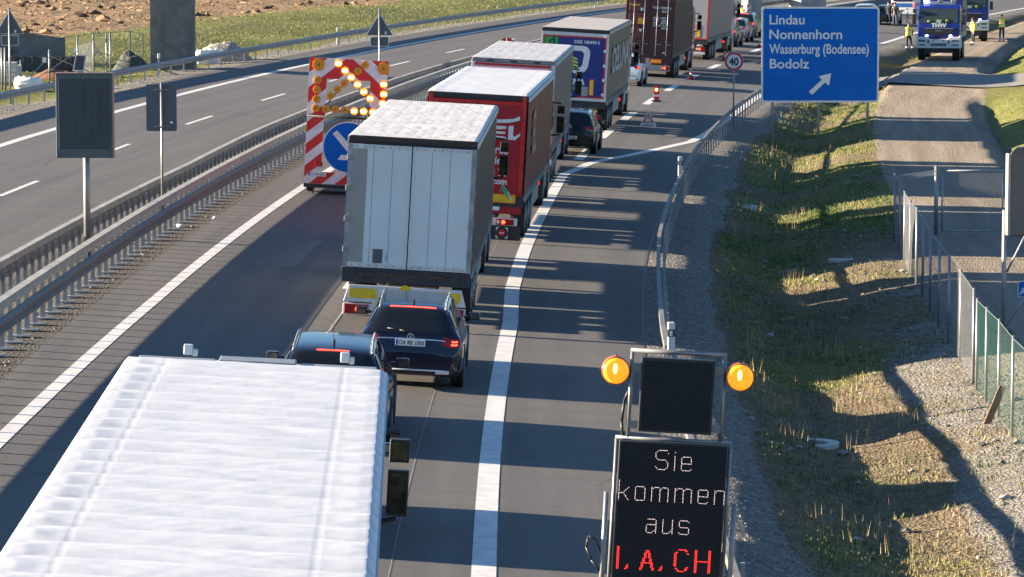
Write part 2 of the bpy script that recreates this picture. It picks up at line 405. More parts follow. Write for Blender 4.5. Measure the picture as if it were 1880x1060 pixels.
sol = [(0,20),(0,75),(-.16,82),(-.2,91),(-.22,106)]
for px, py in ((1035,321),(1064,309),(1081,300.7),(1115,293),(1154.7,285.5),(1211,273.4),(1268,260.6),(1293,248),(1306,236),(1324.5,214.4),(1344,196)):
    p = P(px, py); sol.append(ST(p.x, p.y))
sol = sol[:-3]+[(rail(z)-.66, z) for z in range(int(sol[-4][1])+9, 430, 6)]
marking('edge_line', [dens(sol, 2)], .32)
marking('edge_line_median_side', [dens([(-7.55,20),(-7.35,75),(-7.4,430)], 2.5)], .26)
d0 = [(-.13, 1)]
marking('block_marking', [dens([(lerp([(120,-.25),(141,-.1),(160,0),(420,.1)], z), z), (lerp([(120,-.25),(141,-.1),(160,0),(420,.1)], z+5.6), z+5.6)], 2) for z in np.arange(124.5, 330, 12)], .34)
marking('lane_line', [dens([(-3.72, z), (-3.72, z+6)], 2) for z in np.arange(25.8, 420, 18) if True], .16)
marking('opposite_lane_line', [dens([(-dl(z), z), (-dl(z+6), z+6)], 2) for z in np.arange(55-1.2, 420, 18)], .17)
marking('opposite_edge_line', [dens([(-dl(z)-3.8, z) for z in range(20, 425, 4)])], .32)
marking('opposite_edge_line_median_side', [dens([(-dl(z)+3.72, z) for z in range(20, 425, 4)])], .2)
# dark tar seams along the lanes
SM_ = mat('tar seam', (.06,.058,.056), .6)
def seam(cs, wd):
    m = MB(); ribbon(m.b, dens(cs), wd); o = m.obj('tar_seam', SM_, recalc=False); tag(o, kind='structure')
seam([(-3.95,20),(-3.95,420)], .035); seam([(lerp(RAIL,z)-.47, z) for z in range(20, 200, 4)], .05)
PC_ = mat('pale hairline crack', (.28,.27,.26), .7)
m = MB(); ribbon(m.b, dens([(-1.35,20),(-1.1,62),(-.95,90),(-1.0,110)]), .010); ribbon(m.b, dens([(-3.55,60),(-3.45,76)]), .05); tag(m.obj('road_crack', PC_, recalc=False), kind='structure')
seam([(-5.35, 84), (-5.3, 90.5)], .30)
hm = MB(); hg = []  # unseen hills added beyond the frame to darken the horizon in side reflections
for j in range(8):
    row = []
    for i in range(70):
        a = math.radians(-42+i*1.9); d = 640+j*45; h = 4+78*math.sin(min(1, j/5)*PI/2)*(.55+.45*noise.noise(Vector((a*3, 1, 2)))+.12*noise.noise(Vector((a*22, j, 2)))); row.append((d*math.sin(a), d*math.cos(a), h if j else 2))
    hg.append(row)
hm.grid(hg); hl_ = hm.obj('unseen_hills', mat('unseen wooded hill', (.035,.05,.025), .95, 0, .5, .03)); tag(hl_, kind='structure')
# paved path crossing the verge
def path_mat():
    m = bpy.data.materials.new('concrete paving blocks'); m.use_nodes = True; t = m.node_tree; b = t.nodes['Principled BSDF']
    co = t.nodes.new('ShaderNodeTexCoord').outputs['Object']; br = t.nodes.new('ShaderNodeTexBrick'); t.links.new(co, br.inputs['Vector']); br.inputs['Scale'].default_value = 2.2
    br.inputs['Color1'].default_value = (.17,.165,.155,1); br.inputs['Color2'].default_value = (.22,.21,.195,1); br.inputs['Mortar'].default_value = (.06,.06,.055,1); br.inputs['Mortar Size'].default_value = .03
    t.links.new(br.outputs[0], b.inputs['Base Color']); b.inputs['Roughness'].default_value = .85; return m
def quadpath(name, rows, m, dz=.02, cols=26):
    g = []
    for (a, b) in rows:
        A = P(*a); B = P(*b); g.append([])
        for i in range(cols+1):
            q = A.lerp(B, i/cols); s_, z_ = ST(q.x, q.y); g[-1].append((q.x, q.y, G(s_, z_, False)+.05+dz))
    mb = MB()
    mb.grid(g); o = mb.obj(name, m, recalc=True); return tag(o, kind='structure')
quadpath('paved_path', [((1610,166),(1960,149)), ((1610,158),(1960,143)), ((1612,151),(1960,137)), ((1616,145),(1960,130))], path_mat(), .03, 60)
# ---------------- lorries ----------------
def wheel(name, parent, x, y, r, w_, side, rimm='rim', dual=False):
    """wheel with its axle along X; side = +1/-1 is the outer side"""
    m = MB()
    m.cyl((x-w_/2, y, r), (x+w_/2, y, r), r, 28)
    o = m.obj(name, 'rubber', parent, bevel=.02)
    q = MB(); xo = x+side*(w_/2)
    q.cyl((xo-side*.02, y, r), (xo+side*.012, y, r), r*.6, 24); q.cyl((xo, y, r), (xo+side*.03, y, r), r*.2, 12)
    for i in range(8): a = i*PI/4; q.cyl((xo, y+r*.38*math.cos(a), r+r*.38*math.sin(a)), (xo+side*.022, y+r*.38*math.cos(a), r+r*.38*math.sin(a)), r*.045, 6)
    q.obj('rim', rimm, o); return o
def tarp_roof(W, L, z, style, seed):
    """roof sheet: transverse roof bows with cloth sagging and wrinkling between them"""
    nx = 110; ny = 420 if style == 'fore' else 150
    g = []
    for j in range(ny+1):
        y = L*j/ny; row = []
        for i in range(nx+1):
            x = -W/2+W*i/nx; e = min(1, (W/2-abs(x))/.05); ee = min(1, min(y, L-y)/.25)
            per = .62 if style == 'fore' else .8
            h = .055*abs(math.sin(PI*y/per+.12*x))**.8
            a = noise.noise(Vector((x*.5+seed, y*3.4+x*.7, seed)))*.004 + noise.noise(Vector((x*1.2, y*9+x*3.0, seed+4)))*.005 + abs(noise.noise(Vector((x*2.2+seed, y*15-x*5, seed+8))))*.005 - (.002 if .40 < W/2-abs(x) < .425 else 0)
            if style == 'loose': a = noise.noise(Vector((x*1.0+seed, y*1.6, seed)))*.012+abs(noise.noise(Vector((x*3, y*5+x*2, seed))))*.014+abs(noise.noise(Vector((x*6, y*9-x*4, seed+3))))*.006; h *= .3
            if style == 'smooth': a *= .12; h *= .25
            d = 0
            if style == 'fore' and abs(x) > W/2-.32: d = .006*math.sin(y*PI/.31)*max(0, 1-abs(abs(x)-W/2+.17)/.15)*(1 if x < 0 else .5)
            row.append((x, y, z-.014*(1-e)**2+(h+a)*e*ee**.5+d))
        g.append(row)
    return g
def truck(name, label, s, z, W=2.55, H=3.8, L=13.6, yaw=None, roof='loose', sidec=(.2,.2,.21), rear=None, cabc=(.5,.5,.5), roofm='tarp', group='lorries queueing in the right lane', side='curtain', hdr='chassis', seed=1, bowrail='white', mirror_high=1.9, cabH=3.75, floor=1.18):
    R = onroad(name, label, 'lorry', s, z, yaw, group)
    cm = mat('cab paint '+name+str(seed), cabc, .3, 0, .05, 3, coat=.5); sm_ = mat('side sheet '+name+str(seed), tuple(q*.62 for q in sidec), .45, 0, .08, 1.2, spec=.3)
    # trailer box: floor, header frame, sides
    m = MB(); m.rng(-W/2+.03, W/2-.03, .03, L-.02, floor, H-.06); box = m.obj('cargo_box', sm_ if side != 'container' else 'chassis', R)
    if side == 'container':
        for sg in (-1, 1):
            g = []
            n = 240
            for j in range(n+1):
                y = .12+(L-.24)*j/n; ph = (y/.28) % 1; d = 0 if ph < .25 else (.036 if .35 < ph < .75 else (.036*(ph-.25)/.1 if ph < .35 else .036*(1-ph)/.25))
                g.append([(sg*(W/2-.02-d), y, zz) for zz in (floor+.14, H-.12)])
            q = MB(); q.grid(g, False); o = q.obj('side_wall', sm_, R)
            q = MB(); q.rng(sg*(W/2)-.07*(sg > 0), sg*(W/2)+.07*(sg < 0), 0, L, floor, floor+.14); q.rng(sg*(W/2)-.06*(sg > 0), sg*(W/2)+.06*(sg < 0), 0, L, H-.12, H); q.rng(sg*W/2-.08*(sg > 0), sg*W/2+.08*(sg < 0), 0, .12, floor, H); q.obj('frame_rail', sm_, R)
    else:
        for sg in (-1, 1):
            g = []; n = 170
            for j in range(n+1):
                y = .04+(L-.08)*j/n; row = []
                for i in range(13):
                    zz = floor+.02+(H-.08-floor)*i/12; e = 1-abs(2*i/12-1)**4
                    d = (.006*math.sin(y*PI*2/.62)+noise.noise(Vector((y*1.3, zz*.5, seed*3+sg)))*.012)*e
                    row.append((sg*(W/2+.004+d), y, zz))
                g.append(row)
            q = MB(); q.grid(g); o = q.obj('side_curtain', sm_, R, recalc=False)
            q = MB()
            if sg == 1:
                for k in range(int(L/.31)):
                    y = .2+k*.31; q.box((sg*(W/2+.022), y, floor-.02), (.012, .035, .30), rx=.35); q.box((sg*(W/2+.03), y+.04, floor-.08), (.02, .05, .07))
            q.rng(sg*(W/2)-.012+sg*.012, sg*(W/2)+.012+sg*.012, .02, L, floor-.10, floor-.02); q.obj('curtain_buckle', 'galvd', R)
    q = MB(); g = tarp_roof(W+.02, L+.02, H, roof, seed); q.grid(g); o = q.obj('roof_tarpaulin' if side != 'container' else 'roof_panel', roofm if side != 'container' else sm_, R, recalc=True)
    q = MB()
    for sg in (-1, 1): q.rng(sg*(W/2+.012)-.014, sg*(W/2+.012)+.014, 0, L, H-.15, H-.035)
    q.obj('roof_edge_band', roofm if side != 'container' else sm_, R)
    # chassis
    m = MB(); m.rng(-.55, -.40, .3, L-.5, .82, floor-.03); m.rng(.40, .55, .3, L-.5, .82, floor-.03)
    for y in (1.2, 3, 5, 8, 11): m.rng(-W/2+.1, W/2-.1, y, y+.12, floor-.14, floor-.04)
    m.rng(-W/2+.02, W/2-.02, .02, L-.02, floor-.07, floor+.0); m.rng(-.5, .5, .9, 4.6, .42, .55)
    m.rng(-.9, -.75, 9.3, 9.45, .15, floor-.1); m.rng(.75, .9, 9.3, 9.45, .15, floor-.1); m.obj('chassis', 'chassis', R)
    q = MB(); q.rng(-W/2+.06, -W/2+.10, 5.6, 9.0, .45, .98); q.rng(W/2-.10, W/2-.06, 5.6, 9.0, .45, .98); split(q.obj('side_guard', 'galvd', R))
    for k in range(3):
        for sg in (-1, 1): wheel('wheel', R, sg*(W/2-.22), 2.1+1.31*k, .5, .385, sg)
    # rear end
    m = MB(); m.rng(-W/2, W/2, -.02, .06, floor-.28, floor-.0); m.obj('rear_sill', 'chassis' if hdr == 'chassis' else 'galvd', R, bevel=.008)
    rear and rear(R, W, H, floor)
    # rear lamps
    # tractor
    y0 = L+.35; cw = 2.46; cab = []
    prof = [(0, 1.0), (0, 2.95), (.25, 3.3), (1.35, 3.18), (2.0, 2.2), (2.12, 1.2), (2.12, .75), (.2, .75)]
    m = MB(); m.poly([(-cw/2, y0+a, b) for a, b in prof], (cw, 0, 0)); cb = m.obj('cab', cm, R, bevel=.07)
    m = MB()                                             # wind deflector behind which the trailer stands
    m.poly([(-1.12, y0+.05, 2.9), (-1.12, y0+.0, cabH), (-1.12, y0+.25, cabH+.02), (-1.12, y0+1.5, 3.15)], (2.24, 0, 0)); m.obj('roof_deflector', cm, cb, bevel=.06)
    m = MB(); m.poly([(-1.08, y0+1.47, 3.12), (-1.08, y0+2.045, 2.26), (-1.08, y0+2.03, 2.2), (-1.08, y0+1.4, 3.1)], (2.16, 0, 0)); m.obj('windscreen', 'glass', cb)
    for sg in (-1, 1):
        m = MB(); m.poly([(sg*(cw/2+.003), y0+1.0, 2.1), (sg*(cw/2+.003), y0+1.0, 2.85), (sg*(cw/2+.003), y0+1.5, 2.8), (sg*(cw/2+.003), y0+1.92, 2.15)], (sg*.01, 0, 0)); m.obj('side_window', 'glass', cb)
        for dx_, zz, hh in ((.22, mirror_high+.78, .30), (.22, mirror_high+.12, .62)):
            pass
        m = MB(); X = sg*(cw/2+.22)
        m.box((X, y0+1.75, mirror_high+.36), (.22, .12, .48)); m.box((X, y0+1.78, mirror_high+.80), (.21, .13, .24)); m.tube([(sg*(cw/2-.02), y0+1.8, mirror_high+1.0), (X, y0+1.8, mirror_high+.98)], .03); m.tube([(sg*(cw/2-.02), y0+1.8, mirror_high+.02), (X, y0+1.8, mirror_high+.08)], .03)
        mi = m.obj('wing_mirror', 'black', R, bevel=.05, seg=4)
        m = MB(); m.rng(X-.085, X+.085, y0+1.682, y0+1.688, mirror_high+.15, mirror_high+.57); m.rng(X-.08, X+.08, y0+1.708, y0+1.713, mirror_high+.71, mirror_high+.89); split(m.obj('mirror_glass', 'mirror', mi))
    m = MB(); m.rng(-.45, .45, y0-2.2, y0+2.0, .6, .95); m.rng(-1.2, -.7, y0-1.3, y0-.1, .4, .95); m.rng(.7, 1.2, y0-1.3, y0-.1, .4, .95); m.rng(-1.2, 1.2, y0+1.9, y0+2.2, .32, .8)
    m.obj('tractor_frame', 'galvd', R, bevel=.03)
    for sg in (-1, 1):
        wheel('wheel', R, sg*(cw/2-.3), y0-1.75, .51, .56, sg); wheel('wheel', R, sg*(cw/2-.17), y0+1.0, .51, .32, sg)
        m = MB(); m.rng(sg*(cw/2-.3)-.3, sg*(cw/2-.3)+.3, y0-2.42, y0-2.38, .25, 1.05); mf = m.obj('mudflap', 'black', R)
        m = MB(); m.rng(sg*1.0-.13, sg*1.0+.13, y0-2.45, y0-2.43, .62, .74); m.obj('tail_lamp', 'tail', R)
    return R
def lamps(R, W, z, y=-.05, w_=.5, h=.16, lit=True, inset=.1):
    for sg in (-1, 1):
        cx = sg*(W/2-inset-w_/2)
        m = MB(); m.rng(cx-w_/2, cx+w_/2, y-.03, y, z-h/2, z+h/2); o = m.obj('tail_lamp', 'redlamp', R, bevel=.008)
        m = MB(); m.disc((cx+sg*w_*-.08, y-.031, z), h*.33, .006, 20); m.obj('brake_light', 'brake', o)
        m = MB(); m.disc((cx-sg*w_*.36, y-.031, z), h*.3, .006, 18); m.obj('reversing_light', 'clear', o)
def header(R, W, H, m_='black', h=.14):
    m = MB(); m.rng(-W/2, W/2, -.03, .03, H-h, H-.015); o = m.obj('rear_header', m_, R, bevel=.01)
    q = MB()
    for k in (-.35, 0, .35): q.box((k*W*.8, -.038, H-h*.55), (.22, .015, .03))
    split(q.obj('header_hinge', 'chassis', o))
def corner_posts(R, W, H, fl, m_='galvd', x=.045):
    m = MB()
    for sg in (-1, 1): m.rng(sg*(W/2-x)-x, sg*(W/2-x)+x, -.035, .03, fl-.05, H-.16)
    split(m.obj('corner_post', m_, R))
    q = MB()
    for sg in (-1, 1):
        for k in range(4): q.box((sg*(W/2-.03), -.05, fl+.35+k*(H-fl-.6)/3.3), (.09, .05, .12))
    split(q.obj('door_hinge', 'galv', R, bevel=.008))

def rear_grey(R, W, H, fl):
    header(R, W, H, mat('brown black header', (.03,.024,.02), .6), .12); corner_posts(R, W, H, fl)
    for sg in (-1, 1):
        m = MB(); x0, x1 = (-W/2+.09, -.012) if sg < 0 else (.012, W/2-.09); m.rng(x0, x1, -.03, .0, fl+.0, H-.17)
        d = m.obj('rear_door', mat('pale door panel', (.58,.635,.665), .5, 0, .07, .9), R, bevel=.004)
        q = MB(); q.rng(x0, x1, -.036, -.03, H-.25, H-.18); q.rng(x0, x1, -.036, -.03, fl+.01, fl+.09); split(q.obj('rivet_rail', mat('door rail', (.55,.56,.56), .45, .1), d))
        q = MB(); n = 7
        for i in range(n):
            for zz in (H-.215, fl+.05): q.cyl((x0+(x1-x0)*(i+.5)/n, -.036, zz), (x0+(x1-x0)*(i+.5)/n, -.041, zz), .012, 8)
        q.obj('rivet', 'chassis', d)
        q = MB()
        for f in (.36, .68) if sg < 0 else (.33, .64): q.rng(x0+(x1-x0)*f-.003, x0+(x1-x0)*f+.003, -.032, -.030, fl+.1, H-.26)
        split(q.obj('panel_seam', 'chassis', d))
        if sg < 0:
            q = MB(); q.rng(x0+.0, x0+.30, -.033, -.0305, fl+.1, H-.26); q.obj('bare_metal_panel', mat('bare metal panel', (.30,.29,.275), .5, .2, .1, 2), d)
            q = MB(); q.rng(x0+.50, x0+.69, -.042, -.03, fl+.10, fl+.38); q.obj('document_box', 'signback', d)
            q = MB(); q.rng(x0+.76, x0+.775, -.0335, -.030, fl+.16, fl+.27); q.rng(x0+.36, x0+.37, -.0335, -.03, fl+.32, fl+.37); q.obj('rust_streak', mat('rust', (.14,.08,.04), .8), d)
        q = MB(); q.rng((x1-.03 if sg < 0 else x0), (x1 if sg < 0 else x0+.03), -.045, -.03, fl+.05, H-.2); q.obj('door_seal', 'white', d)
    m = MB(); m.rng(-W/2, W/2, -.05, .0, fl-.30, fl-.01); o = m.obj('door_sill', 'chassis', R)
    q = MB()
    for x in (-.8, -.35, .15, .6): q.box((x, -.06, fl-.13), (.3, .03, .05)); q.box((x+.05, -.07, fl-.13), (.05, .04, .08))
    q.obj('latch', mat('rusty latch', (.10,.06,.04), .7, .3), o)
    # white cross beam with yellow plates
    m = MB(); m.xz([(-1.12,.84), (1.12,.84), (1.22,.50), (-1.22,.50)], -.12, .05); b = m.obj('crossbeam', 'white', R, bevel=.01)
    m = MB(); m.rng(-1.22, 1.22, -.17, -.11, .24, .47); m.obj('lamp_bar', 'white', b, bevel=.01)
    m = MB()
    for sg in (-1, 1): m.rng(sg*.83-.27, sg*.83+.27, -.178, -.171, .58, .78)
    split(m.obj('marker_plate', 'yellow', b))
    m = MB(); m.rng(-.28, .28, -.178, -.171, .66, .76); m.disc((.0, -.171, .76), .12, .006, 24); o = m.obj('badge', 'yellow', b)
    text('HUMBAUR', 'platetext', o, (0, -.1795, .67), .13, .95, .004, align='CENTER')
    lamps(R, W, .36, -.172, .48, .19, inset=.09)
def rear_red(R, W, H, fl):
    header(R, W, H, 'chassis', .14); rd = mat('red door paint', (.38,.012,.02), .35, 0, .06, 1.5); rb = mat('bright red edge', (.62,.02,.015), .4)
    for sg in (-1, 1):
        m = MB(); x0, x1 = (-W/2+.04, -.01) if sg < 0 else (.01, W/2-.04); m.rng(x0, x1, -.03, .0, fl+.0, H-.15); d = m.obj('rear_door', rd, R, bevel=.005)
        m = MB(); xx = sg*(W/2-.1)
        for k in range(4): z0 = fl+.15+k*.6; m.rng(xx-.05, xx+.05, -.05, -.03, z0, z0+.55)
        m.rng(x0, x1, -.045, -.031, H-.24, H-.17); m.obj('door_edge_strip', rb, d)
    W0 = 'rwhite'
    # swoosh letters
    m = MB(); m.xz([(.25,3.0),(.5,3.01),(.82,3.03),(1.08,3.10),(1.08,3.21),(.92,3.13),(.6,3.10),(.25,3.10)], -.031, .004); m.obj('logo_swoosh', W0, R)
    m = MB(); m.xz([(a+.25, b-.1) for a, b in [(.10,2.72),(.50,2.70),(.50,2.77),(.24,2.785),(.24,2.84),(.48,2.84),(.48,2.90),(.24,2.90),(.24,2.95),(.5,2.97),(.5,3.04),(.10,3.04)]], -.031, .004); m.xz([(a+.25, b-.1) for a, b in [(.56,2.70),(.74,2.70),(.86,2.82),(.86,2.88),(.72,2.79),(.68,2.79),(.68,3.06),(.56,3.05)]], -.031, .004); m.obj('logo_letters', W0, R)
    for st_, z_, sz in (('orte', 2.24, .30), ('eich', 1.97, .30), ('63 71', 1.68, .24), ('te.com', 1.47, .21)):
        text(st_, W0, R, (.84, -.033, z_), sz, 1.0, .007, align='RIGHT')
    m = MB(); m.rng(.40, 1.08, -.04, -.031, 1.0-.0, 1.22); o = m.obj('marker_plate_border', 'orange', R)
    m = MB(); m.rng(.45, 1.03, -.045, -.041, 1.04, 1.18); m.obj('marker_plate', 'yellow', o)
    m = MB(); m.rng(-W/2+.02, W/2-.05, .0, .08, .72, fl-.02); m.obj('rear_panel', rd, R)
    m = MB(); m.rng(.40, .68, -.012, -.0, .80, .93); m.obj('number_plate', 'plate', R)
    m = MB(); m.rng(-W/2+.03, W/2-.12, -.08, .02, .43, .62); m.obj('lamp_bar', 'white', R, bevel=.01)
    lamps(R, W, .52, -.081, .46, .15, inset=.2)
    for sg in (-1, 1):
        m = MB(); m.rng(sg*.85-.40, sg*.85+.40, -.04, -.02, .06, .42); o = m.obj('mudflap', 'black', R)
        m = MB(); m.rng(sg*.78-.15, sg*.78+.15, -.045, -.041, .10, .38); o2 = m.obj('hatched_square', 'rwhite', o)
        m = MB()
        for k in range(-2, 4): a = k*.085; m.xz([(sg*.78-.15+max(0,a), .10+max(0,-a)), (sg*.78-.15+max(0,a)+.04, .10+max(0,-a)), (sg*.78-.15+.28+min(0,a)*0+0, .10+.24-a*.9+.0), (sg*.78-.15+.24, .10+.24-a*.9)], -.0455, .001) if 0 else None
        m.b.free(); m = MB(); m.ring((sg*.78, -.046, .24), .088, .15, .002); m.obj('black_stripe_ring', 'black', o2)
        m = MB(); m.disc((sg*.78, -.0465, .24), .088, .003); m.obj('red_disc', 'red', o2)
        m = MB(); m.rng(sg*.78-.06, sg*.78+.06, -.052, -.050, .228, .252); m.obj('white_bar', 'rwhite', o2)
def rear_silver(R, W, H, fl):
    m = MB(); m.rng(-W/2, W/2, -.03, .03, H-.12, H-.015); o = m.obj('rear_header', 'galv', R, bevel=.01)
    q = MB()
    for k in (-.35, 0, .35): q.box((k*W*.8, -.038, H-.07), (.2, .015, .05))
    split(q.obj('header_hinge', 'black', o))
    for sg in (-1, 1):
        m = MB(); x0, x1 = (-W/2+.13, -.01) if sg < 0 else (.01, W/2-.13); m.rng(x0, x1, -.03, .0, fl+.0, H-.13); m.obj('rear_door', mat('silver door paint', (.45,.45,.46), .4, .2), R, bevel=.005)
    m = MB(); m.rng(-W/2+.1, W/2-.13, -.04, -.031, H-.22, H-.15); m.obj('red_trim', 'red', R)
    m = MB(); m.rng(W/2-.12, W/2, -.04, .02, fl, H-.12); m.rng(-W/2, -W/2+.12, -.04, .02, fl, H-.12); split(m.obj('corner_post', 'white', R, bevel=.01))
    m = MB(); m.rng(-W/2+.03, W/2-.12, -.08, .02, .43, .62); m.obj('lamp_bar', 'white', R, bevel=.01)
    lamps(R, W, .52, -.081, .46, .15, inset=.2)
def rear_blue(R, W, H, fl):
    header(R, W, H, 'black', .15); bl = mat('deep blue door sheet', (.012,.028,.20), .35, 0, .06, 1.5); T = H-.15
    m = MB(); m.rng(-W/2+.03, W/2-.03, -.02, .02, T-.13, T); m.rng(-W/2+.03, W/2-.03, -.02, .02, fl-.02, fl+.10); m.obj('white_trim', 'white', R)
    for sg in (-1, 1):
        m = MB(); x0, x1 = (-W/2+.13, -.006) if sg < 0 else (.006, W/2-.16); m.rng(x0, x1, -.03, .0, fl+.16, T-.19); d = m.obj('rear_door', bl, R, bevel=.004)
        q = MB()
        for k in range(1, 5): q.rng(x0+(x1-x0)*k/5-.003, x0+(x1-x0)*k/5+.003, -.0325, -.0305, fl+.17, T-.2)
        q.obj('panel_seam', mat('pale blue seam', (.06,.09,.3), .4), d)
    m = MB(); m.rng(-W/2+.06, -W/2+.12, -.03, .02, fl+.1, T-.13); m.rng(W/2-.15, W/2-.09, -.03, .02, fl+.1, T-.13); m.rng(-W/2+.06, W/2-.09, -.034, .02, T-.185, T-.135); m.rng(-W/2+.06, W/2-.09, -.034, .02, fl+.105, fl+.155); split(m.obj('red_frame', 'red', R))
    m = MB(); m.rng(W/2-.085, W/2, -.03, .02, fl, T); m.rng(-W/2, -W/2+.055, -.03, .02, fl, T)
    for k in range(5): m.box((W/2-.11, -.045, fl+.25+k*.55), (.1, .03, .1))
    m.obj('corner_post', 'white', R, bevel=.004)
    m = MB(); m.rng(-W/2+.13, -W/2+.63, -.036, -.031, T-.55, T-.2); o = m.obj('green_square', mat('green sticker', (.02,.36,.08), .5), R)
    text('d', 'platetext', o, (-W/2+.28, -.038, T-.50), .46, 1, .006)
    text('DISE 100490 0', 'rwhite', R, (.93, -.033, T-.40), .17, .95, .004, align='RIGHT')
    # big rounded white D outline
    def rr(x0, x1, z0, z1, r0, sl_):
        p = []
        for (cx, cz, a0) in ((x1-r0, z1-r0, 0), (x0+r0, z1-r0, 90), (x0+r0, z0+r0, 180), (x1-r0, z0+r0, 270)):
            for k in range(7): a = math.radians(a0+15*k); p.append((cx+r0*math.cos(a)+(cz+r0*math.sin(a)-z0)*sl_, cz+r0*math.sin(a)))
        return p
    O = rr(-1.0, .50, fl+1.02, fl+2.06, .30, .12); I = rr(-.82, .30, fl+1.22, fl+1.87, .17, .12)
    m = MB(); n = len(O); A = [m.b.verts.new((p[0], -.035, p[1])) for p in O]; B = [m.b.verts.new((p[0], -.035, p[1])) for p in I]
    for i in range(n): j = (i+1) % n; m.b.faces.new((A[i], A[j], B[j], B[i]))
    m.obj('logo_outline', 'rwhite', R)
    for k, c in enumerate(('lime', 'lime', 'lime', 'dgreen')):
        z0 = fl+1.68-k*.13
        m = MB(); m.xz([(-.55, z0+.18), (-.2, z0+.02), (.12+.02*k, z0-.10), (.12+.02*k, z0-.17), (-.2, z0-.07), (-.55, z0+.08)], -.031, .004)
        m.obj('logo_stripe', mat('lime stripe', (.55,.62,.03), .4) if c == 'lime' else mat('green stripe', (.10,.45,.05), .4), R)
    text('DELUNA', 'rwhite', R, (.42, -.033, fl+.60), .30, 1.0, .012, align='RIGHT', shear=.15)
    text('TOMORROW.', mat('green lettering', (.05,.45,.10), .5), R, (.40, -.033, fl+.40), .19, .95, .006, align='RIGHT', shear=.15)
    m = MB(); m.rng(.62, .80, -.036, -.031, fl+.2, fl+.82); o = m.obj('marker_plate_border', 'red', R); m = MB(); m.rng(.645, .775, -.041, -.037, fl+.23, fl+.79); m.obj('marker_plate', 'yellow', o)
    m = MB(); m.rng(.34, .58, -.036, -.031, fl+.18, fl+.52); m.obj('grey_label', 'galvd', R)
    m = MB(); m.rng(-W/2+.03, W/2-.12, -.06, .02, .50, .66); m.obj('lamp_bar', 'chassis', R, bevel=.01); lamps(R, W, .58, -.061, .4, .14, inset=.2)
def rear_container(R, W, H, fl):
    mr = mat('maroon container paint', (.075,.017,.020), .5, 0, .15, 2)
    for sg in (-1, 1):
        m = MB(); x0, x1 = (-W/2+.07, -.01) if sg < 0 else (.01, W/2-.07); m.rng(x0, x1, -.02, .02, fl+.12, H-.12); d = m.obj('rear_door', mr, R, bevel=.006)
        m = MB()
        for k in range(4): z0 = fl+.16+k*.66; m.rng(x0+.09, x1-.09, -.045, -.02, z0+.05, z0+.60)
        m.obj('pressed_panel', mr, d, bevel=.022)
        for f in (.30, .76):
            x = x0+(x1-x0)*f; q = MB(); q.cyl((x, -.075, fl+.05), (x, -.075, H-.05), .018, 8)
            for z_ in (fl+.12, fl+.75, fl+1.5, fl+2.2, H-.14): q.box((x, -.06, z_), (.09, .06, .07))
            q.box((x+.12, -.085, fl+.62), (.26, .02, .03)); q.obj('lock_rod', 'galv', d)
    m = MB(); m.rng(-W/2, W/2, -.03, .05, H-.12, H); m.rng(-W/2, W/2, -.03, .05, fl, fl+.12); m.rng(-W/2, -W/2+.06, -.03, .05, fl, H); m.rng(W/2-.06, W/2, -.03, .05, fl, H); m.obj('door_frame', mr, R, bevel=.006)
    text('TGCU 502879 8', 'rwhite', R, (1.02, -.046, H-.52), .145, .95, .003, align='RIGHT'); text('45G1', 'rwhite', R, (.86, -.046, H-.70), .15, .95, .003, align='RIGHT')
    for k, (a, b) in enumerate((('MGW','32500'), ('TARE','3980'), ('NET','28520'), ('CU.CAP','76.4'), ('', '2694'))):
        a and text(a, 'rwhite', R, (.16, -.046, H-1.02-k*.125), .125, .9, .003); text(b, 'rwhite', R, (.80, -.046, H-1.02-k*.125), .125, .9, .003, align='RIGHT')
    m = MB(); m.rng(-.60, -.29, -.05, -.046, H-1.32, H-1.02); m.obj('warning_label', 'orange', R)
    m = MB(); m.rng(-.50, -.36, -.05, -.046, H-.66, H-.52); m.rng(.70, .83, -.05, -.046, fl+.18, fl+.24); split(m.obj('data_plate', 'plate', R))
    m = MB(); m.xz([(-.55, H-1.56), (-.35, H-1.56), (-.45, H-1.74)], -.046, .004); m.obj('white_triangle', 'rwhite', R)
    m = MB(); m.rng(-1.05, -.88, -.05, -.046, H-1.8, H-1.54); m.obj('grey_label', 'galvd', R)
    text('Textainer', 'yellow', R, (-1.05, -.046, H-.42), .13, 1, .003)
    m = MB(); m.rng(-W/2+.02, W/2-.05, -.03, .06, fl-.38, fl-.02); m.obj('rear_panel', mr, R)
    m = MB(); m.rng(.12, .70, -.045, -.031, fl-.33, fl-.10); o = m.obj('marker_plate_border', 'red', R); m = MB(); m.rng(.16, .66, -.05, -.046, fl-.30, fl-.13); m.obj('marker_plate', 'orange', o)
    m = MB(); m.rng(-.1, .08, -.045, -.031, fl-.34, fl-.08); m.obj('grey_label', 'galvd', R)
    m = MB(); m.rng(-W/2+.02, W/2-.1, -.1, 0, .40, .68); m.obj('lamp_bar', 'galv', R, bevel=.01); lamps(R, W, .56, -.101, .4, .16, inset=.12)
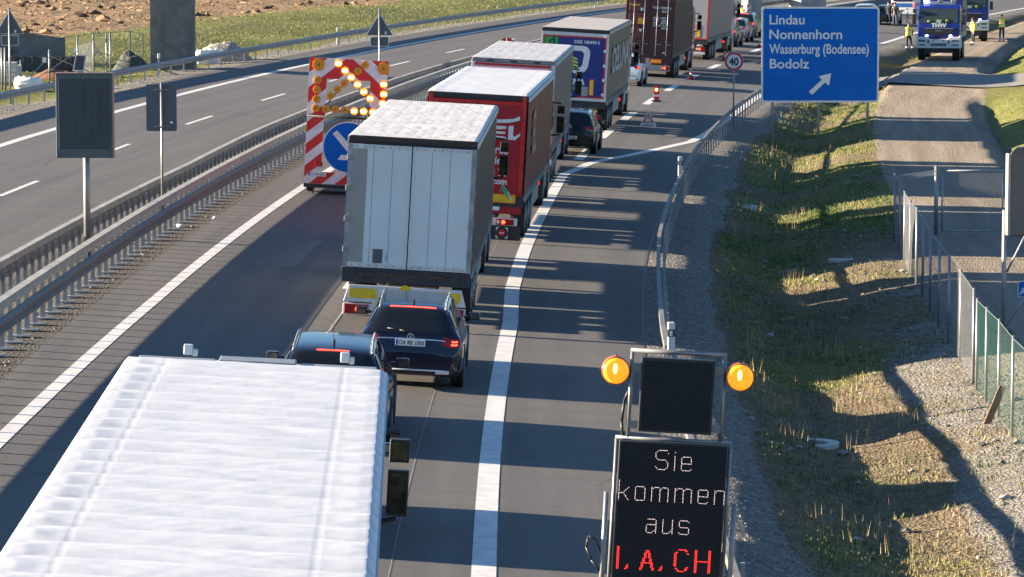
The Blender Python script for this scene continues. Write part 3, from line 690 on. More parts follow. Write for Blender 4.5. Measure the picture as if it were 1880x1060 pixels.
def rear_far(R, W, H, fl):
    header(R, W, H, 'red', .1); pd = mat('pale grey rear door', (.36,.36,.37), .5, 0, .08, 1)
    for sg in (-1, 1):
        m = MB(); x0, x1 = (-W/2+.08, -.006) if sg < 0 else (.006, W/2-.08); m.rng(x0, x1, -.03, .0, fl+.06, H-.11); m.obj('rear_door', pd, R, bevel=.005)
    m = MB(); m.rng(-W/2, -W/2+.075, -.035, .02, fl, H-.1); m.rng(W/2-.075, W/2, -.035, .02, fl, H-.1); m.rng(-W/2, W/2, -.04, .02, fl, fl+.05); m.obj('red_frame', 'red', R)
    m = MB(); m.rng(.62, .86, -.036, -.031, fl+.1, fl+.82); o = m.obj('marker_plate_border', 'red', R); m = MB(); m.rng(.65, .83, -.041, -.037, fl+.13, fl+.79); m.obj('marker_plate', 'yellow', o)
    m = MB(); m.rng(-W/2+.03, W/2-.1, -.06, .02, .36, .5); m.obj('lamp_bar', 'white', R, bevel=.01); m = MB(); m.rng(-W/2+.03, W/2-.12, -.03, .02, .5, .8); m.obj('rear_panel', 'chassis', R)
    lamps(R, W, .66, -.061, .5, .2, inset=.12)
def rear_plain(R, W, H, fl):
    header(R, W, H)
    for sg in (-1, 1):
        m = MB(); x0, x1 = (-W/2+.04, -.01) if sg < 0 else (.01, W/2-.04); m.rng(x0, x1, -.03, .0, fl+.0, H-.17); m.obj('rear_door', 'white', R, bevel=.005)
    m = MB(); m.rng(-W/2+.03, W/2-.12, -.08, .02, .43, .62); m.obj('lamp_bar', 'white', R); lamps(R, W, .52, -.081)

T1 = truck('lorry', 'nearest lorry with a large white wrinkled tarpaulin roof filling the foreground', -2.0, 22.3, 2.55, 3.86, 13.6, -.026, 'fore', (.55,.55,.56), rear_plain, (.30,.31,.33), seed=1, mirror_high=1.98, cabH=3.80)
for x, zz in ((-.72, 3.86), (.85, 3.86)):
    m = MB(); m.box((x, 14.45, zz+.02), (.09, .10, .10)); m.box((x+.07, 14.46, zz-.01), (.05, .07, .07)); m.obj('work_lamp', mat('pale lamp housing', (.55,.62,.66), .35, .3), T1, bevel=.01)
m = MB()
for k in range(-1, 2): m.rng(-1.2+(k+1)*.8+.02, -.4+(k+1)*.8-.02, 13.70, 14.05, 3.83-.03*abs(k), 3.885-.035*abs(k))
m.obj('deflector_lip', mat('grey deflector', (.20,.21,.22), .4), T1, bevel=.015)
T2 = truck('lorry', 'lorry with pale panelled rear doors and creased off-white roof behind the estate car', -2.08, 73, 2.55, 3.80, 13.6, .025, 'loose', (.060,.055,.085), rear_grey, (.03,.04,.10), roofm=mat('off white tarpaulin', (.56,.545,.53), .6, 0, .06, 2, .05, 7), seed=2)
T3 = truck('lorry', 'red lorry with large white EL lettering on its rear doors', -1.64, 93, 2.55, 3.72, 13.6, .058, 'fore', (.20,.03,.04), rear_red, (.35,.02,.03), seed=3, mirror_high=1.75)
T4 = truck('lorry', 'lorry with plain grey side curtain and white roof in front of the red lorry', -1.77, 112.3, 2.55, 3.80, 13.6, .056, 'loose', (.19,.185,.18), rear_silver, (.3,.3,.3), roofm=mat('pale grey tarpaulin', (.46,.46,.47), .6, 0, .08, 2, .1, 7), seed=4)
T5 = truck('lorry', 'lorry with dark blue rear doors, green square and white D shaped logo', -1.5, 139.5, 2.55, 3.88, 13.6, .092, 'smooth', (.12,.12,.125), rear_blue, (.4,.4,.42), roofm=mat('cream roof sheet', (.42,.38,.34), .6, 0, .05, 1), seed=5)
T6 = truck('lorry', 'lorry carrying a maroon shipping container with lock rods and white lettering', -1.9, 183, 2.44, 3.99, 12.2, .122, 'smooth', (.115,.055,.045), rear_container, (.06,.012,.015), side='container', seed=6, floor=1.09)
T7 = truck('lorry', 'farthest lorry with light grey curtain sides and a red framed rear', -2.25, 205, 2.55, 3.95, 13.6, .155, 'smooth', (.26,.255,.25), rear_far, (.3,.3,.32), seed=7)
# white half of the lettering on the curtain of the red lorry and the blue lorry
fade = mat('faded pale lettering', (.34,.20,.20), .5)
text('EL', fade, T3, (1.32, 2.2, 2.15), 1.5, 1.2, .04, rot=(PI/2,0,PI/2), name='side_lettering')
text('DELUNA', mat('faded grey lettering', (.40,.40,.42), .5), T5, (1.33, 2.0, 2.2), 1.35, 1.9, .04, rot=(PI/2,0,PI/2), name='side_lettering')
m = MB(); m.tube([(.68,-.05,1.26),(.74,-.05,1.48)], .006); fl_ = m.obj('flag_stick', 'white', T3)
m = MB(); m.grid([[(.74+i*.045, -.055+.02*math.sin(i*1.3), 1.47-i*.05-j*.06) for j in range(4)] for i in range(4)]); m.obj('green_flag', 'green', fl_)
m = MB(); m.grid([[(.88+i*.03, -.06+.03*math.sin(i*2.3), 1.31-i*.045-j*.05) for j in range(3)] for i in range(5)]); m.obj('white_cloth', 'rwhite', fl_)
# ---------------- cars ----------------
def pch(xs, t):
    n = len(xs); i = max(0, min(n-2, int(t))); f = t-i
    d = lambda k: 0 if k <= 0 or k >= n-1 or (xs[k]-xs[k-1])*(xs[k+1]-xs[k]) <= 0 else 2*(xs[k]-xs[k-1])*(xs[k+1]-xs[k])/((xs[k]-xs[k-1])+(xs[k+1]-xs[k]))
    di = d(i) if 0 < i else xs[1]-xs[0]; dj = d(i+1) if i+1 < n-1 else xs[n-1]-xs[n-2]
    a = f*f; c = a*f
    return xs[i]*(2*c-3*a+1)+di*(c-2*a+f)+xs[i+1]*(-2*c+3*a)+dj*(c-a)
EST = [(0,.33,.74,.62,.74,.66,.60),(.05,.27,.86,.76,.84,.80,.72),(.12,.25,.90,.92,.85,.97,.75),(.34,.23,.92,.97,.83,1.17,.70),(.66,.22,.925,.97,.83,1.40,.60),(1.3,.22,.93,.96,.83,1.455,.60),(2.3,.22,.93,.93,.83,1.47,.61),(3.0,.22,.93,.92,.83,1.42,.60),(3.75,.22,.92,.90,.82,.985,.68),(4.4,.22,.90,.80,.80,.86,.66),(4.8,.25,.82,.62,.72,.68,.5),(4.9,.3,.6,.5,.5,.52,.4)]
HAT = [(0,.33,.74,.60,.74,.66,.60),(.04,.27,.85,.78,.84,.84,.72),(.10,.25,.88,.93,.84,1.0,.74),(.26,.23,.90,.98,.83,1.20,.70),(.50,.22,.905,.98,.83,1.40,.62),(1.0,.22,.91,.96,.83,1.46,.61),(1.8,.22,.91,.93,.83,1.48,.61),(2.45,.22,.91,.92,.83,1.43,.60),(3.15,.22,.90,.90,.82,1.0,.68),(3.75,.22,.88,.80,.80,.88,.66),(4.1,.25,.80,.62,.72,.70,.5),(4.2,.3,.6,.5,.5,.54,.4)]
class Car:
    def __init__(c, name, label, s, z, base=EST, L=4.9, W=1.85, H=1.47, paint=(.01,.015,.04), yaw=None, group='cars waiting in the queue', plate='', rough=.22, brake=True, rails=False, facing=0, roll=True, loc=None, detail=True, lampz=None):
        R = onroad(name, label, 'car', s, z, yaw, group, roll)
        if loc is not None: R.location = loc
        if facing: R.rotation_euler.z += facing
        b0 = base[-1][0]; fy = L/b0; fx = W/1.86; fz = H/1.475
        st = [(a*fy, zb*fz, w_*fx, zt*fz, wb*fx, t*fz, wr*fx) for a, zb, w_, zt, wb, t, wr in base]; c.st = st; c.R = R; c.n = len(st)
        prof = [[(0, zb), (w_*.86, zb), (w_*.985, zb+.14), (w_, zb+(zm-zb)*.62), (wb, zm), (wr, t-.045), (wr*.72, t-.008), (0, t)] for (a, zb, w_, zm, wb, t, wr) in st]
        c.xs = [[p[k][0] for p in prof] for k in range(8)]; c.zs = [[p[k][1] for p in prof] for k in range(8)]; c.ys = [q[0] for q in st]
        pm = mat('car paint '+label[:28], paint, rough, .1, .03, 3, coat=.6)
        m = MB(); NU = 44; NV = 36
        us = [i*(c.n-1)/NU for i in range(NU+1)]; vs = [i*14/NV for i in range(NV+1)]
        g = [[c.S(u, v) for v in vs] for u in us]; m.grid(g)
        m.b.verts.ensure_lookup_table()
        k = NV+1
        for row, s_ in ((0, 1), (NU, -1)):
            vv = [m.b.verts[row*k+i] for i in range(k)]; 
            try: m.b.faces.new(vv if s_ > 0 else vv[::-1])
            except Exception: pass
        c.body = body = m.obj('body', pm, R, recalc=True)
        n = c.n
        c.patch('rear_window', 'glass', body, (2.06, 3.82), (5.22, 8.78), .006)
        c.patch('windscreen', 'glass', body, (n-4.95+0, n-4.1), (5.2, 8.8), .006)
        for a, b in (((3.15, 4.35), (4.45, 5.55), (5.65, 7.5))[0:3]):
            for lo, hi in ((4.22, 4.86), (9.14, 9.78)): c.patch('side_window', 'glass', body, (a, b), (lo, hi), .005)
        rw = st[2][2]; r = .325*fz*1.02
        for yy in (.19*L, .795*L):
            for sg in (-1, 1):
                m = MB(); m.cyl((sg*(W/2-.05), yy, r+.03), (sg*(W/2+.004), yy, r+.03), r*1.17, 28); m.obj('wheel_arch', 'black', R)
                m = MB(); m.cyl((sg*(W/2-.22), yy, r), (sg*(W/2+.012), yy, r), r, 28); o = m.obj('wheel', 'rubber', R, bevel=.012)
                q = MB()
                q.cyl((sg*(W/2+.0), yy, r), (sg*(W/2+.016), yy, r), r*.2, 10)
                for k_ in range(5):
                    a = k_*2*PI/5+.3; q.box((sg*(W/2+.014), yy+math.cos(a)*r*.36, r+math.sin(a)*r*.36), (.012, r*.62, r*.17), rx=a)
                q.obj('rim', 'rim', o)
                m = MB(); m.cyl((sg*(W/2+.012), yy, r), (sg*(W/2+.013), yy, r), r*.66, 24); m.obj('brake_disc', 'galvd', o)
        # bumper, lamps
        if detail:
            c.patch('lower_bumper', 'black', body, (.02, .5), (1.02, 1.5), .006, False); 
            c.patch('lower_bumper', 'black', body, (.02, .5), (12.5, 12.98), .006, False)
        for lo, hi in ((4.0, 5.95), (8.05, 10.0)):
            o = c.patch('tail_lamp', 'redlamp', body, (1.05, 1.93), (lo, hi), .008, True)
            if brake:
                a, b = (4.35, 5.2) if lo < 6 else (8.8, 9.65)
                c.patch('brake_light', 'brake', o, (1.3, 1.45), (a, b), .014); c.patch('brake_light', 'brake', o, (1.6, 1.75), (a, b), .014)
            else: c.patch('reversing_light', 'clear', o, (1.12, 1.22), (lo+.2, hi-.2), .012)
        zt = st[4][5]
        if brake: c.patch('high_brake_light', 'brake', body, (3.87, 3.95), ((6.1, 7.9) if base is EST else (6.5, 7.5)), .012)
        # mirrors
        my = st[-5][0]+.15
        my = c.ys[n-5]+(c.ys[n-4]-c.ys[n-5])*.55
        for sg in (-1, 1):
            m = MB(); m.box((sg*(W/2+.10), my, .98*fz), (.21, .12, .14)); m.box((sg*(W/2-.02), my+.02, .955*fz), (.14, .07, .06)); o = m.obj('wing_mirror', pm, R, bevel=.05, seg=4)
            m = MB(); m.poly([(sg*(W/2+.10)+.08*math.copysign(abs(math.cos(a_))**.6, math.cos(a_)), my-.0605, .98*fz+.05*math.copysign(abs(math.sin(a_))**.6, math.sin(a_))) for a_ in [k_*PI/12 for k_ in range(24)]], (0, -.003, 0)); m.obj('mirror_glass', mat('car mirror glass', (.35,.36,.36), .08, 1), o)
            m = MB(); m.cyl((sg*(W/2+.02), c.ys[-3]-.1, .62*fz), (sg*(W/2+.02)-sg*.1, c.ys[-3]-.05, .62*fz), .02, 8); m.b.free()
        if rails:
            for sg in (-1, 1):
                m = MB(); p = [c.S(u, 5.12 if sg > 0 else 8.88) for u in (3.95, 4.2, 5, 6, 6.8, 7.0)]
                p = [(q[0], q[1], q[2]+(.045 if 0 < i < 5 else .0)) for i, q in enumerate(p)]; m.tube(p, .018, 8); m.obj('roof_rail', 'galv', R)
        # plate
        pz = .80*fz if base is EST else .48*fz
        if plate:
            pu = 1.45; q = c.S(1.3, 7) if base is EST else c.S(.2, 7)
            y = q[1]-.03; pz = q[2]-.02 if base is EST else .56*fz
            if base is not EST: y = -.02
            m = MB(); m.box((0, y, pz), (.52, .012, .115)); o = m.obj('number_plate', 'plate', R, bevel=.004)
            m = MB(); m.rng(-.258, -.215, y-.0075, y-.0065, pz-.052, pz+.052); m.obj('plate_band', 'eublue', o)
            text(plate, 'platetext', o, (.02, y-.0075, pz-.036), .105, .80, .0025, align='CENTER', th=.0005)
            c.py = y; c.pz = pz
    def S(c, u, v):
        m = 1
        if v > 7: v = 14-v; m = -1
        i = max(0, min(6, int(v))); f = v-i
        ps = [(pch(c.xs[k], u), pch(c.zs[k], u)) for k in range(max(0, i-1), min(8, i+3))]
        if i+3 > 8: ps.append((-ps[-2][0], ps[-2][1]))
        k0 = max(0, i-1); xs = [p[0] for p in ps]; zs = [p[1] for p in ps]
        x = pch(xs, v-k0); z = pch(zs, v-k0)
        # the right side (+x) is v<7
        return Vector((m*x, pch(c.ys, u), z))
    def N(c, u, v):
        e = .03; a = c.S(min(c.n-1, u+e), v)-c.S(max(0, u-e), v); b = c.S(u, min(14, v+e))-c.S(u, max(0, v-e)); n = b.cross(a)
        if n.length < 1e-9: return Vector((0, -1, 0))
        n.normalize(); p = c.S(u, v); 
        if n.dot(p-Vector((0, c.ys[-1]*.5, .7))) < 0: n = -n
        return n
    def patch(c, name, m_, parent, U, V, off, rounded=True):
        m = MB(); nu = 10; nv = 14; g = []
        for i in range(nu+1):
            row = []
            for j in range(nv+1):
                a = i/nu; b = j/nv
                if rounded:      # superellipse-like rounding of the corners
                    aa = 2*a-1; bb = 2*b-1; k = 1-.09*(aa*aa*bb*bb)**2; aa *= k; bb *= k; a = (aa+1)/2; b = (bb+1)/2
                u = U[0]+(U[1]-U[0])*a; v = V[0]+(V[1]-V[0])*b; row.append(c.S(u, v)+c.N(u, v)*off)
            g.append(row)
        m.grid(g); return m.obj(name, m_, parent)
def star(c, y, z, r):
    m = MB(); m.ring((0, y, z), r*.82, r, .012)
    for k in range(3):
        a = PI/2+k*2*PI/3; m.xz([(r*.9*math.cos(a), z+r*.9*math.sin(a)), (r*.14*math.cos(a+PI/2), z+r*.14*math.sin(a+PI/2)), (r*.14*math.cos(a-PI/2), z+r*.14*math.sin(a-PI/2))], y, .01)
    m.obj('badge', 'chrome', c.R)
A = Car('car', 'dark blue estate car with silver roof rails and number plate OA RK 1503', -1.56, 63.8, EST, 4.9, 1.87, 1.47, (.006,.009,.024), .012, plate='OA RK 1503', rails=True)
q = A.S(2.0, 7); star(A, q[1]-.03, q[2]-.05, .065)
A.patch('chrome_strip', 'chrome', A.body, (1.50, 1.60), (5.75, 8.25), .012)
A.patch('bumper_chrome_strip', 'chrome', A.body, (.03, .10), (2.2, 2.45), .01)
m = MB(); m.tube([(-.62, -.012, .36), (.62, -.012, .36)], .014); m.obj('bumper_chrome_strip', 'chrome', A.R)
for sg in (-1, 1):
    m = MB(); m.rng(sg*.58-.12, sg*.58+.12, -.03, .03, .30, .37); m.obj('exhaust_trim', 'chrome', A.R, bevel=.02)
q = A.S(2.15, 7); m = MB(); m.tube([(0, q[1]-.03, q[2]), (-.2, q[1]+.0, q[2]+.035), (-.42, q[1]+.05, q[2]+.05)], .012); m.obj('rear_wiper', 'black', A.R)
def fin(c, u, k=1):
    q = c.S(u, 7); m = MB(); m.poly([(-.02, q[1]-.02, q[2]-.005), (-.02, q[1]+.16*k, q[2]-.005), (-.02, q[1]+.02, q[2]+.07*k)], (.04, 0, 0)); m.obj('roof_aerial', 'black', c.R, bevel=.008)
fin(A, 4.35)
B_ = Car('car', 'dark blue car with whip aerial half hidden by the nearest lorry roof', -2.5, 56.0, HAT, 4.65, 1.9, 1.60, (.012,.018,.035), -.01, rails=True, plate='LI HX 204')
fin(B_, 4.6, 1.2); q = B_.S(4.0, 7); m = MB(); m.tube([(0, q[1]-.01, q[2]-.02), (0, q[1]-.03, q[2]+.42)], .005, 6); m.obj('whip_aerial', 'black', B_.R)
H_ = Car('car', 'dark car between the nearest lorry and the car with the whip aerial', -2.4, 47.2, HAT, 4.3, 1.8, 1.5, (.03,.03,.035), -.01, brake=True)
Gf = Car('car', 'black hatchback behind the lorry with blue rear doors', -.72, 127.3, HAT, 4.2, 1.79, 1.48, (.008,.009,.010), .09, plate='LI CD 560', brake=False)
q = Gf.S(1.6, 7); m = MB(); m.ring((0, q[1]-.02, q[2]), .045, .058, .01); m.obj('badge', 'chrome', Gf.R); text('VW', 'chrome', Gf.R, (0, q[1]-.025, q[2]-.025), .065, .8, .001, align='CENTER', name='badge')
Up = Car('car', 'small white hatchback behind the maroon container lorry', -2.25, 174.8, HAT, 3.55, 1.65, 1.49, (.72,.73,.75), .13, plate='LI V 318', rough=.3)
Up.patch('tailgate_glass', 'glass', Up.body, (1.45, 2.1), (5.6, 8.4), .007)
for i, (s, z, col, lb, H, base, L) in enumerate(((-2.35, 225, (.05,.05,.05), 'dark grey car right behind the front of the farthest lorry', 1.62, HAT, 4.4), (-2.6, 233, (.20,.22,.24), 'silver grey car second in the row of three beyond the farthest lorry', 1.48, HAT, 4.2), (-3.0, 240, (.04,.06,.09), 'blue black car third in the row beyond the farthest lorry', 1.62, EST, 4.7))):
    Car('car', lb, s, z, base, L, 1.82, H, col, None)
# ---------------- guard rails ----------------
def sweep(name, sf, prof, z0, z1, m, parent, step=2.0, base=None, thick=.004, loc=Vector((0,0,0))):
    mb = MB(); g = []
    n = max(1, int((z1-z0)/step))
    for i in range(n+1):
        z = z0+(z1-z0)*i/n; s = sf(z); b = G(s, z, False) if base is None else base(z); row = []
        for dx, dh in prof: x, y = XY(s+dx, z); row.append(Vector((x, y, b+dh))-loc)
        g.append(row)
    mb.grid(g, False); o = mb.obj(name, m, parent, recalc=False)
    if thick: q = o.modifiers.new('sheet', 'SOLIDIFY'); q.thickness = thick; q.offset = 0
    return o
WB = [(0,.44),(-.035,.455),(-.085,.50),(-.085,.535),(-.03,.575),(-.03,.615),(-.085,.655),(-.085,.69),(-.035,.735),(0,.75)]
def wb(side, h=0): return [(-side*dx, dh+h) for dx, dh in WB]   # side +1: bulges towards +s
def posts(root, sf, z0, z1, st, hgt, loc, mk, m='galvd', plate=True, w_=.10, dp=.06, base=None, n=100):
    zs = []; z = z0
    while z < z1: zs.append(z); z += st
    def mkone(mb, z, absolute):
        s = sf(z); x, y = XY(s, z); b = (G(s, z, False) if base is None else base(z))
        p = Vector((x, y, b))-loc
        t = TH(z)
        if not absolute: p = Vector((0, 0, 0)); t = 0
        mb.box(p+Vector((0, 0, hgt/2-.06)), (w_, dp, hgt+.12), rz=-t)
        if plate: mb.box(p+Vector((.05, 0, .012)), (.34, .2, .03), rz=-t)
    near = zs[:n]; far = zs[n:]; proto = None
    for z in near:
        s = sf(z); x, y = XY(s, z); b = (G(s, z, False) if base is None else base(z))
        if proto is None: mb = MB(); mkone(mb, z, False); o = proto = mb.obj('post', m, root)
        else: o = proto.copy(); COL.objects.link(o)
        o.parent = root; o.location = Vector((x, y, b))-loc; o.rotation_euler = (0, 0, -TH(z))
    if far:
        mb = MB()
        for z in far: mkone(mb, z, True)
        o = mb.obj('post', m, root); o['kind'] = 'stuff'
def barrier(label, sf, z0, z1, st, hgt, beams, m='galv', group='steel guard rails', **k):
    x, y = XY(sf(z0), z0); loc = Vector((x, y, G(sf(z0), z0, False)))
    R = thing('guard_rail', label, 'guard rail', loc, group=group)
    base = k.get('base')
    for nm, pr, mm, stp in beams: sweep(nm, sf, pr, z0, z1, mm, R, stp, base=base, loc=loc, thick=0 if nm == 'top_beam' else .005)
    posts(R, sf, z0+.3, z1, st, hgt, loc, None, **k); return R
def boxp(w_, h0, h1): return [(-w_/2,h0),(-w_/2,h1),(w_/2,h1),(w_/2,h0),(-w_/2,h0)]
galvw = mat('weathered galvanised rail', (.29,.28,.26), .6, .2, .25, 2.5)
NB = lambda z: -9.02
barrier('steel median guard rail with box top beam nearest the queue', NB, 40, 400, 1.0, .78, [('top_beam', [(a, b) for a, b in boxp(.17, .76, .92)], galvw, 2), ('rail_beam', [(a+.16, b-.05) for a, b in wb(1)], mat('dull brown grey rail', (.13,.12,.115), .6, .3, .3, 2.5), 2)], w_=.08, dp=.07, base=lambda z: .49)
FBs = lambda z: -dl(z)+5.0
barrier('steel median guard rail on the far side of the median strip', FBs, 40, 400, 1.0, .78, [('top_beam', boxp(.17, .76, .92), galvw, 2), ('rail_beam', [(a-.12, b-.05) for a, b in wb(-1)], 'galv', 2)], w_=.08, dp=.07, base=lambda z: -.22)
RBs = lambda z: rail(z)
barrier('steel guard rail beside the gravel verge on the right', RBs, 28, 232, 1.75, .74, [('top_beam', [(a-.13, b) for a, b in boxp(.09, .62, .75)], mat('pale grey rail', (.15,.147,.143), .6, .2, .3, 2), 1.5)], plate=False, w_=.055, dp=.05, m=mat('dark post', (.035,.038,.042), .7, .1))
LBs = lambda z: -dl(z)-lerp([(100,8.6),(150,8.3),(210,7.2),(300,7.0)], z)
barrier('steel guard rail along the outer edge of the empty opposite carriageway', LBs, 120, 400, 2.67, .72, [('rail_beam', [(a+.06, b) for a, b in wb(1)], 'galv', 2)], plate=False, w_=.07, dp=.09, m='galv')

# ---------------- delineators ----------------
def delineator(s, z, label, up=0):
    x, y = XY(s, z); R = thing('delineator_post', label, 'delineator', (x, y, G(s, z, False)-.05+up), group='white delineator posts')
    if up: R.scale = (1, 1, .52)
    m = MB(); m.box((0, 0, .42), (.13, .10, .84)); m.obj('post', 'white', R, bevel=.02)
    m = MB(); m.box((0, 0, .965), (.132, .102, .25)); m.b.free()
    m = MB(); m.box((0, 0, .72), (.136, .106, .26), 0, 0); m.obj('black_band', 'black', R, bevel=.02)
    m = MB(); m.box((0, -.056, .72), (.05, .006, .18)); m.box((0, .056, .72), (.05, .006, .18)); split(m.obj('reflector', 'rwhite', R))
    m = MB(); m.box((0, 0, .97), (.13, .10, .26)); m.obj('cap', 'white', R, bevel=.025)
delineator(3.06, 65.2, 'delineator post just above the upper frame of the portable message board', .78)
delineator(rail(110)-.12, 110, 'delineator post where the edge line swings to the right', .78)
delineator(-25.9, 180, 'delineator post in front of the bridge pier')
delineator(-24.9, 219, 'delineator post behind the far left rail, above the arrow trailer')
delineator(-24.9, 300, 'delineator post far up the opposite carriageway at the top edge')

# ---------------- signs ----------------
def rrect(x0, x1, z0, z1, r, n=5):
    p = []
    for cx, cz, a0 in ((x1-r, z1-r, 0), (x0+r, z1-r, 90), (x0+r, z0+r, 180), (x1-r, z0+r, 270)):
        for k in range(n+1): a = math.radians(a0+90*k/n); p.append((cx+r*math.cos(a), cz+r*math.sin(a)))
    return p
def atpix(px, z, s=None):
    return (px-940)/F*z*math.cos(PITCH)
# direction sign
Z0 = 139.5; xc = 13.95-2.0*0; xl = (1399-940)/F*Z0/math.cos(PITCH)*1.0
k_ = F/(Z0*math.cos(PITCH)); W_ = 217/ k_; Hs = 176/k_
X0 = (1508-940)/k_; zb = CH-(188+165)/k_*1.0
gx = lambda X, Y: GXY(X, Y)
R = thing('direction_sign', 'large blue exit sign naming Lindau and Bodolz on three posts', 'road sign', (X0, Z0, gx(X0, Z0)))
bz = zb-R.location.z
m = MB(); m.xz(rrect(-W_/2, W_/2, bz, bz+Hs, .10), 0, .03); m.obj('white_border', 'rwhite', R)
m = MB(); m.xz(rrect(-W_/2+.07, W_/2-.07, bz+.07, bz+Hs-.07, .08), -.031, .004); pn = m.obj('panel', 'blue', R)
u_ = W_/217
for st_, px, py, sz, xs in (('Lindau', 1412, 42, 25, 1.02), ('Nonnenhorn', 1412, 69, 25, 1.04), ('Wasserburg (Bodensee)', 1414, 96, 25.5, .735), ('Bodolz', 1413, 123, 25, 1.05)):
    text(st_, 'rwhite', R, ((px-1399)*u_-W_/2, -.037, bz+Hs-(py-10)*u_), sz*u_, xs, .008, name='sign_text')
m = MB()
for f_ in (.25, .5, .75): m.rng(-W_/2+.08, W_/2-.08, -.0362, -.0352, bz+Hs*f_-.004, bz+Hs*f_+.004)
split(m.obj('panel_joint', mat('dark blue joint', (0,.04,.2), .5), pn))
def sp(px, py): return ((px-1399)*u_-W_/2, bz+Hs-(py-10)*u_)
m = MB(); m.xz([sp(*p) for p in ((1487,166),(1511,144),(1505,138),(1528,132),(1524,155),(1517,149),(1493,172))], -.036, .003); m.obj('arrow', 'rwhite', R)
for px in (1421, 1506, 1597):
    X = (px-1508)*u_; m = MB(); h = gx(X0+X, Z0+.1)-R.location.z
    m.cyl((X, .09, h-.2), (X, .09, bz+Hs-.1), .055, 12); m.obj('post', 'galvd', R)
m = MB(); m.rng(-W_/2+.1, W_/2-.1, .0, .05, bz+.5, bz+.58); m.rng(-W_/2+.1, W_/2-.1, .0, .05, bz+Hs-.6, bz+Hs-.52); split(m.obj('bracket', 'galvd', R))
# 40 sign
s_, z_ = 4.45, 147.5; x_, y_ = XY(s_, z_); x_ = (1347-940)/F*y_
R = thing('speed_limit_sign', 'round speed limit sign reading 40 on a thin post behind the rail', 'road sign', (x_, y_, GXY(x_, y_)))
hz = CH-(111+165)*y_/F-R.location.z
m = MB(); m.cyl((0, .05, -.2), (0, .05, hz+.42), .032, 10); m.obj('post', 'galv', R)
m = MB(); m.disc((0, 0, hz), .375, .012, 40); m.obj('white_disc', 'rwhite', R)
m = MB(); m.ring((0, -.0125, hz), .285, .365, .003, 40); m.obj('red_ring', mat('sign red', (.55,.012,.03), .4), R)
text('40', 'black', R, (0, -.016, hz-.145), .42, .85, .012, align='CENTER', name='sign_text')
# sign backs
def signback(name, label, px, ybot, z, shape, post_px_top=None, posth=None, s=None, pw=.035):
    x = (px-940)/F*z; b = GXY(x, z); R = thing(name, label, 'road sign', (x, z, b)); return R
def hgt(py, z): return CH-(py+165)*z/F
def mount(name, label, px, z, top, rad, m_='galv', base=None):
    x = (px-940)/F*z; b = GXY(x, z) if base is None else base
    R = thing(name, label, 'road sign', (x, z, b)); m = MB(); t = hgt(top, z)-b
    m.cyl((0, 0, -.2), (0, 0, t), rad, 14); m.obj('post', m_, R); return R, (lambda px_, py_: ((px_-px)*z/F, hgt(py_, z)-b))
R, q = mount('variable_message_sign', 'dark louvred back of a message sign box on a thick post', 157.5, 89, 200, .085)
x0, z1 = q(105, 133); x1, z0 = q(208, 287)
m = MB(); m.rng(x0, x1, -.30, -.06, z0, z1); m.obj('housing', 'signback', R, bevel=.015)
m = MB(); m.rng(x0-.02, x1+.015, -.33, -.03, z1, z1+.03); m.rng(x1, x1+.03, -.33, -.04, z0, z1); m.obj('edge_trim', mat('brown edge trim', (.25,.17,.14), .5, .2), R)
for k in range(6):
    a = x0+.06+(x1-x0-.12)*k/6; b = x0+.06+(x1-x0-.12)*(k+1)/6; m = MB(); m.rng(a+.008, b-.008, -.318, -.30, z0+.22, z1-.12); m.obj('rear_panel', mat('dark blue grey panel', (.035,.052,.068), .4, .3, .1, 2), R, bevel=.012)
sx, sz = q(148, 113); m = MB(); m.xz([(sx-.16, sz-.20), (sx+.12, sz-.20), (sx+.18, sz+.20), (sx-.08, sz+.20)], -.2, .03); o = m.obj('solar_panel_frame', 'white', R)
m = MB(); m.xz([(sx-.125, sz-.17), (sx+.10, sz-.17), (sx+.145, sz+.17), (sx-.06, sz+.17)], -.231, .004); o2 = m.obj('solar_cell', mat('solar cell', (.03,.035,.07), .15), o)
m = MB(); m.cyl((sx-.03, -.17, z1), (sx-.03, -.17, sz-.1), .025, 8); m.cyl((sx+.08, -.17, z1), (sx+.08, -.17, sz-.1), .02, 8); m.box((sx+.02, -.2, z1+.05), (.14, .1, .05)); m.obj('solar_bracket', 'galv', o)
R, q = mount('road_sign', 'grey back of a tall rectangular sign on a slim post in the median', 296.5, 100, 150, .038)
x0, z1 = q(268, 153); x1, z0 = q(324, 239)
m = MB(); m.xz(rrect(x0, x1, z0, z1, .06), .05, .02); m.obj('panel', 'signback', R)
m = MB()
for py in (163, 230): h = q(0, py)[1]; m.box((0, -.01, h), (.42, .05, .02))
split(m.obj('clamp', 'galv', R)); m = MB(); a, b = q(314, 223); m.rng(a-.03, a+.04, .022, .03, b-.03, b+.03); m.obj('sticker', 'rwhite', R)
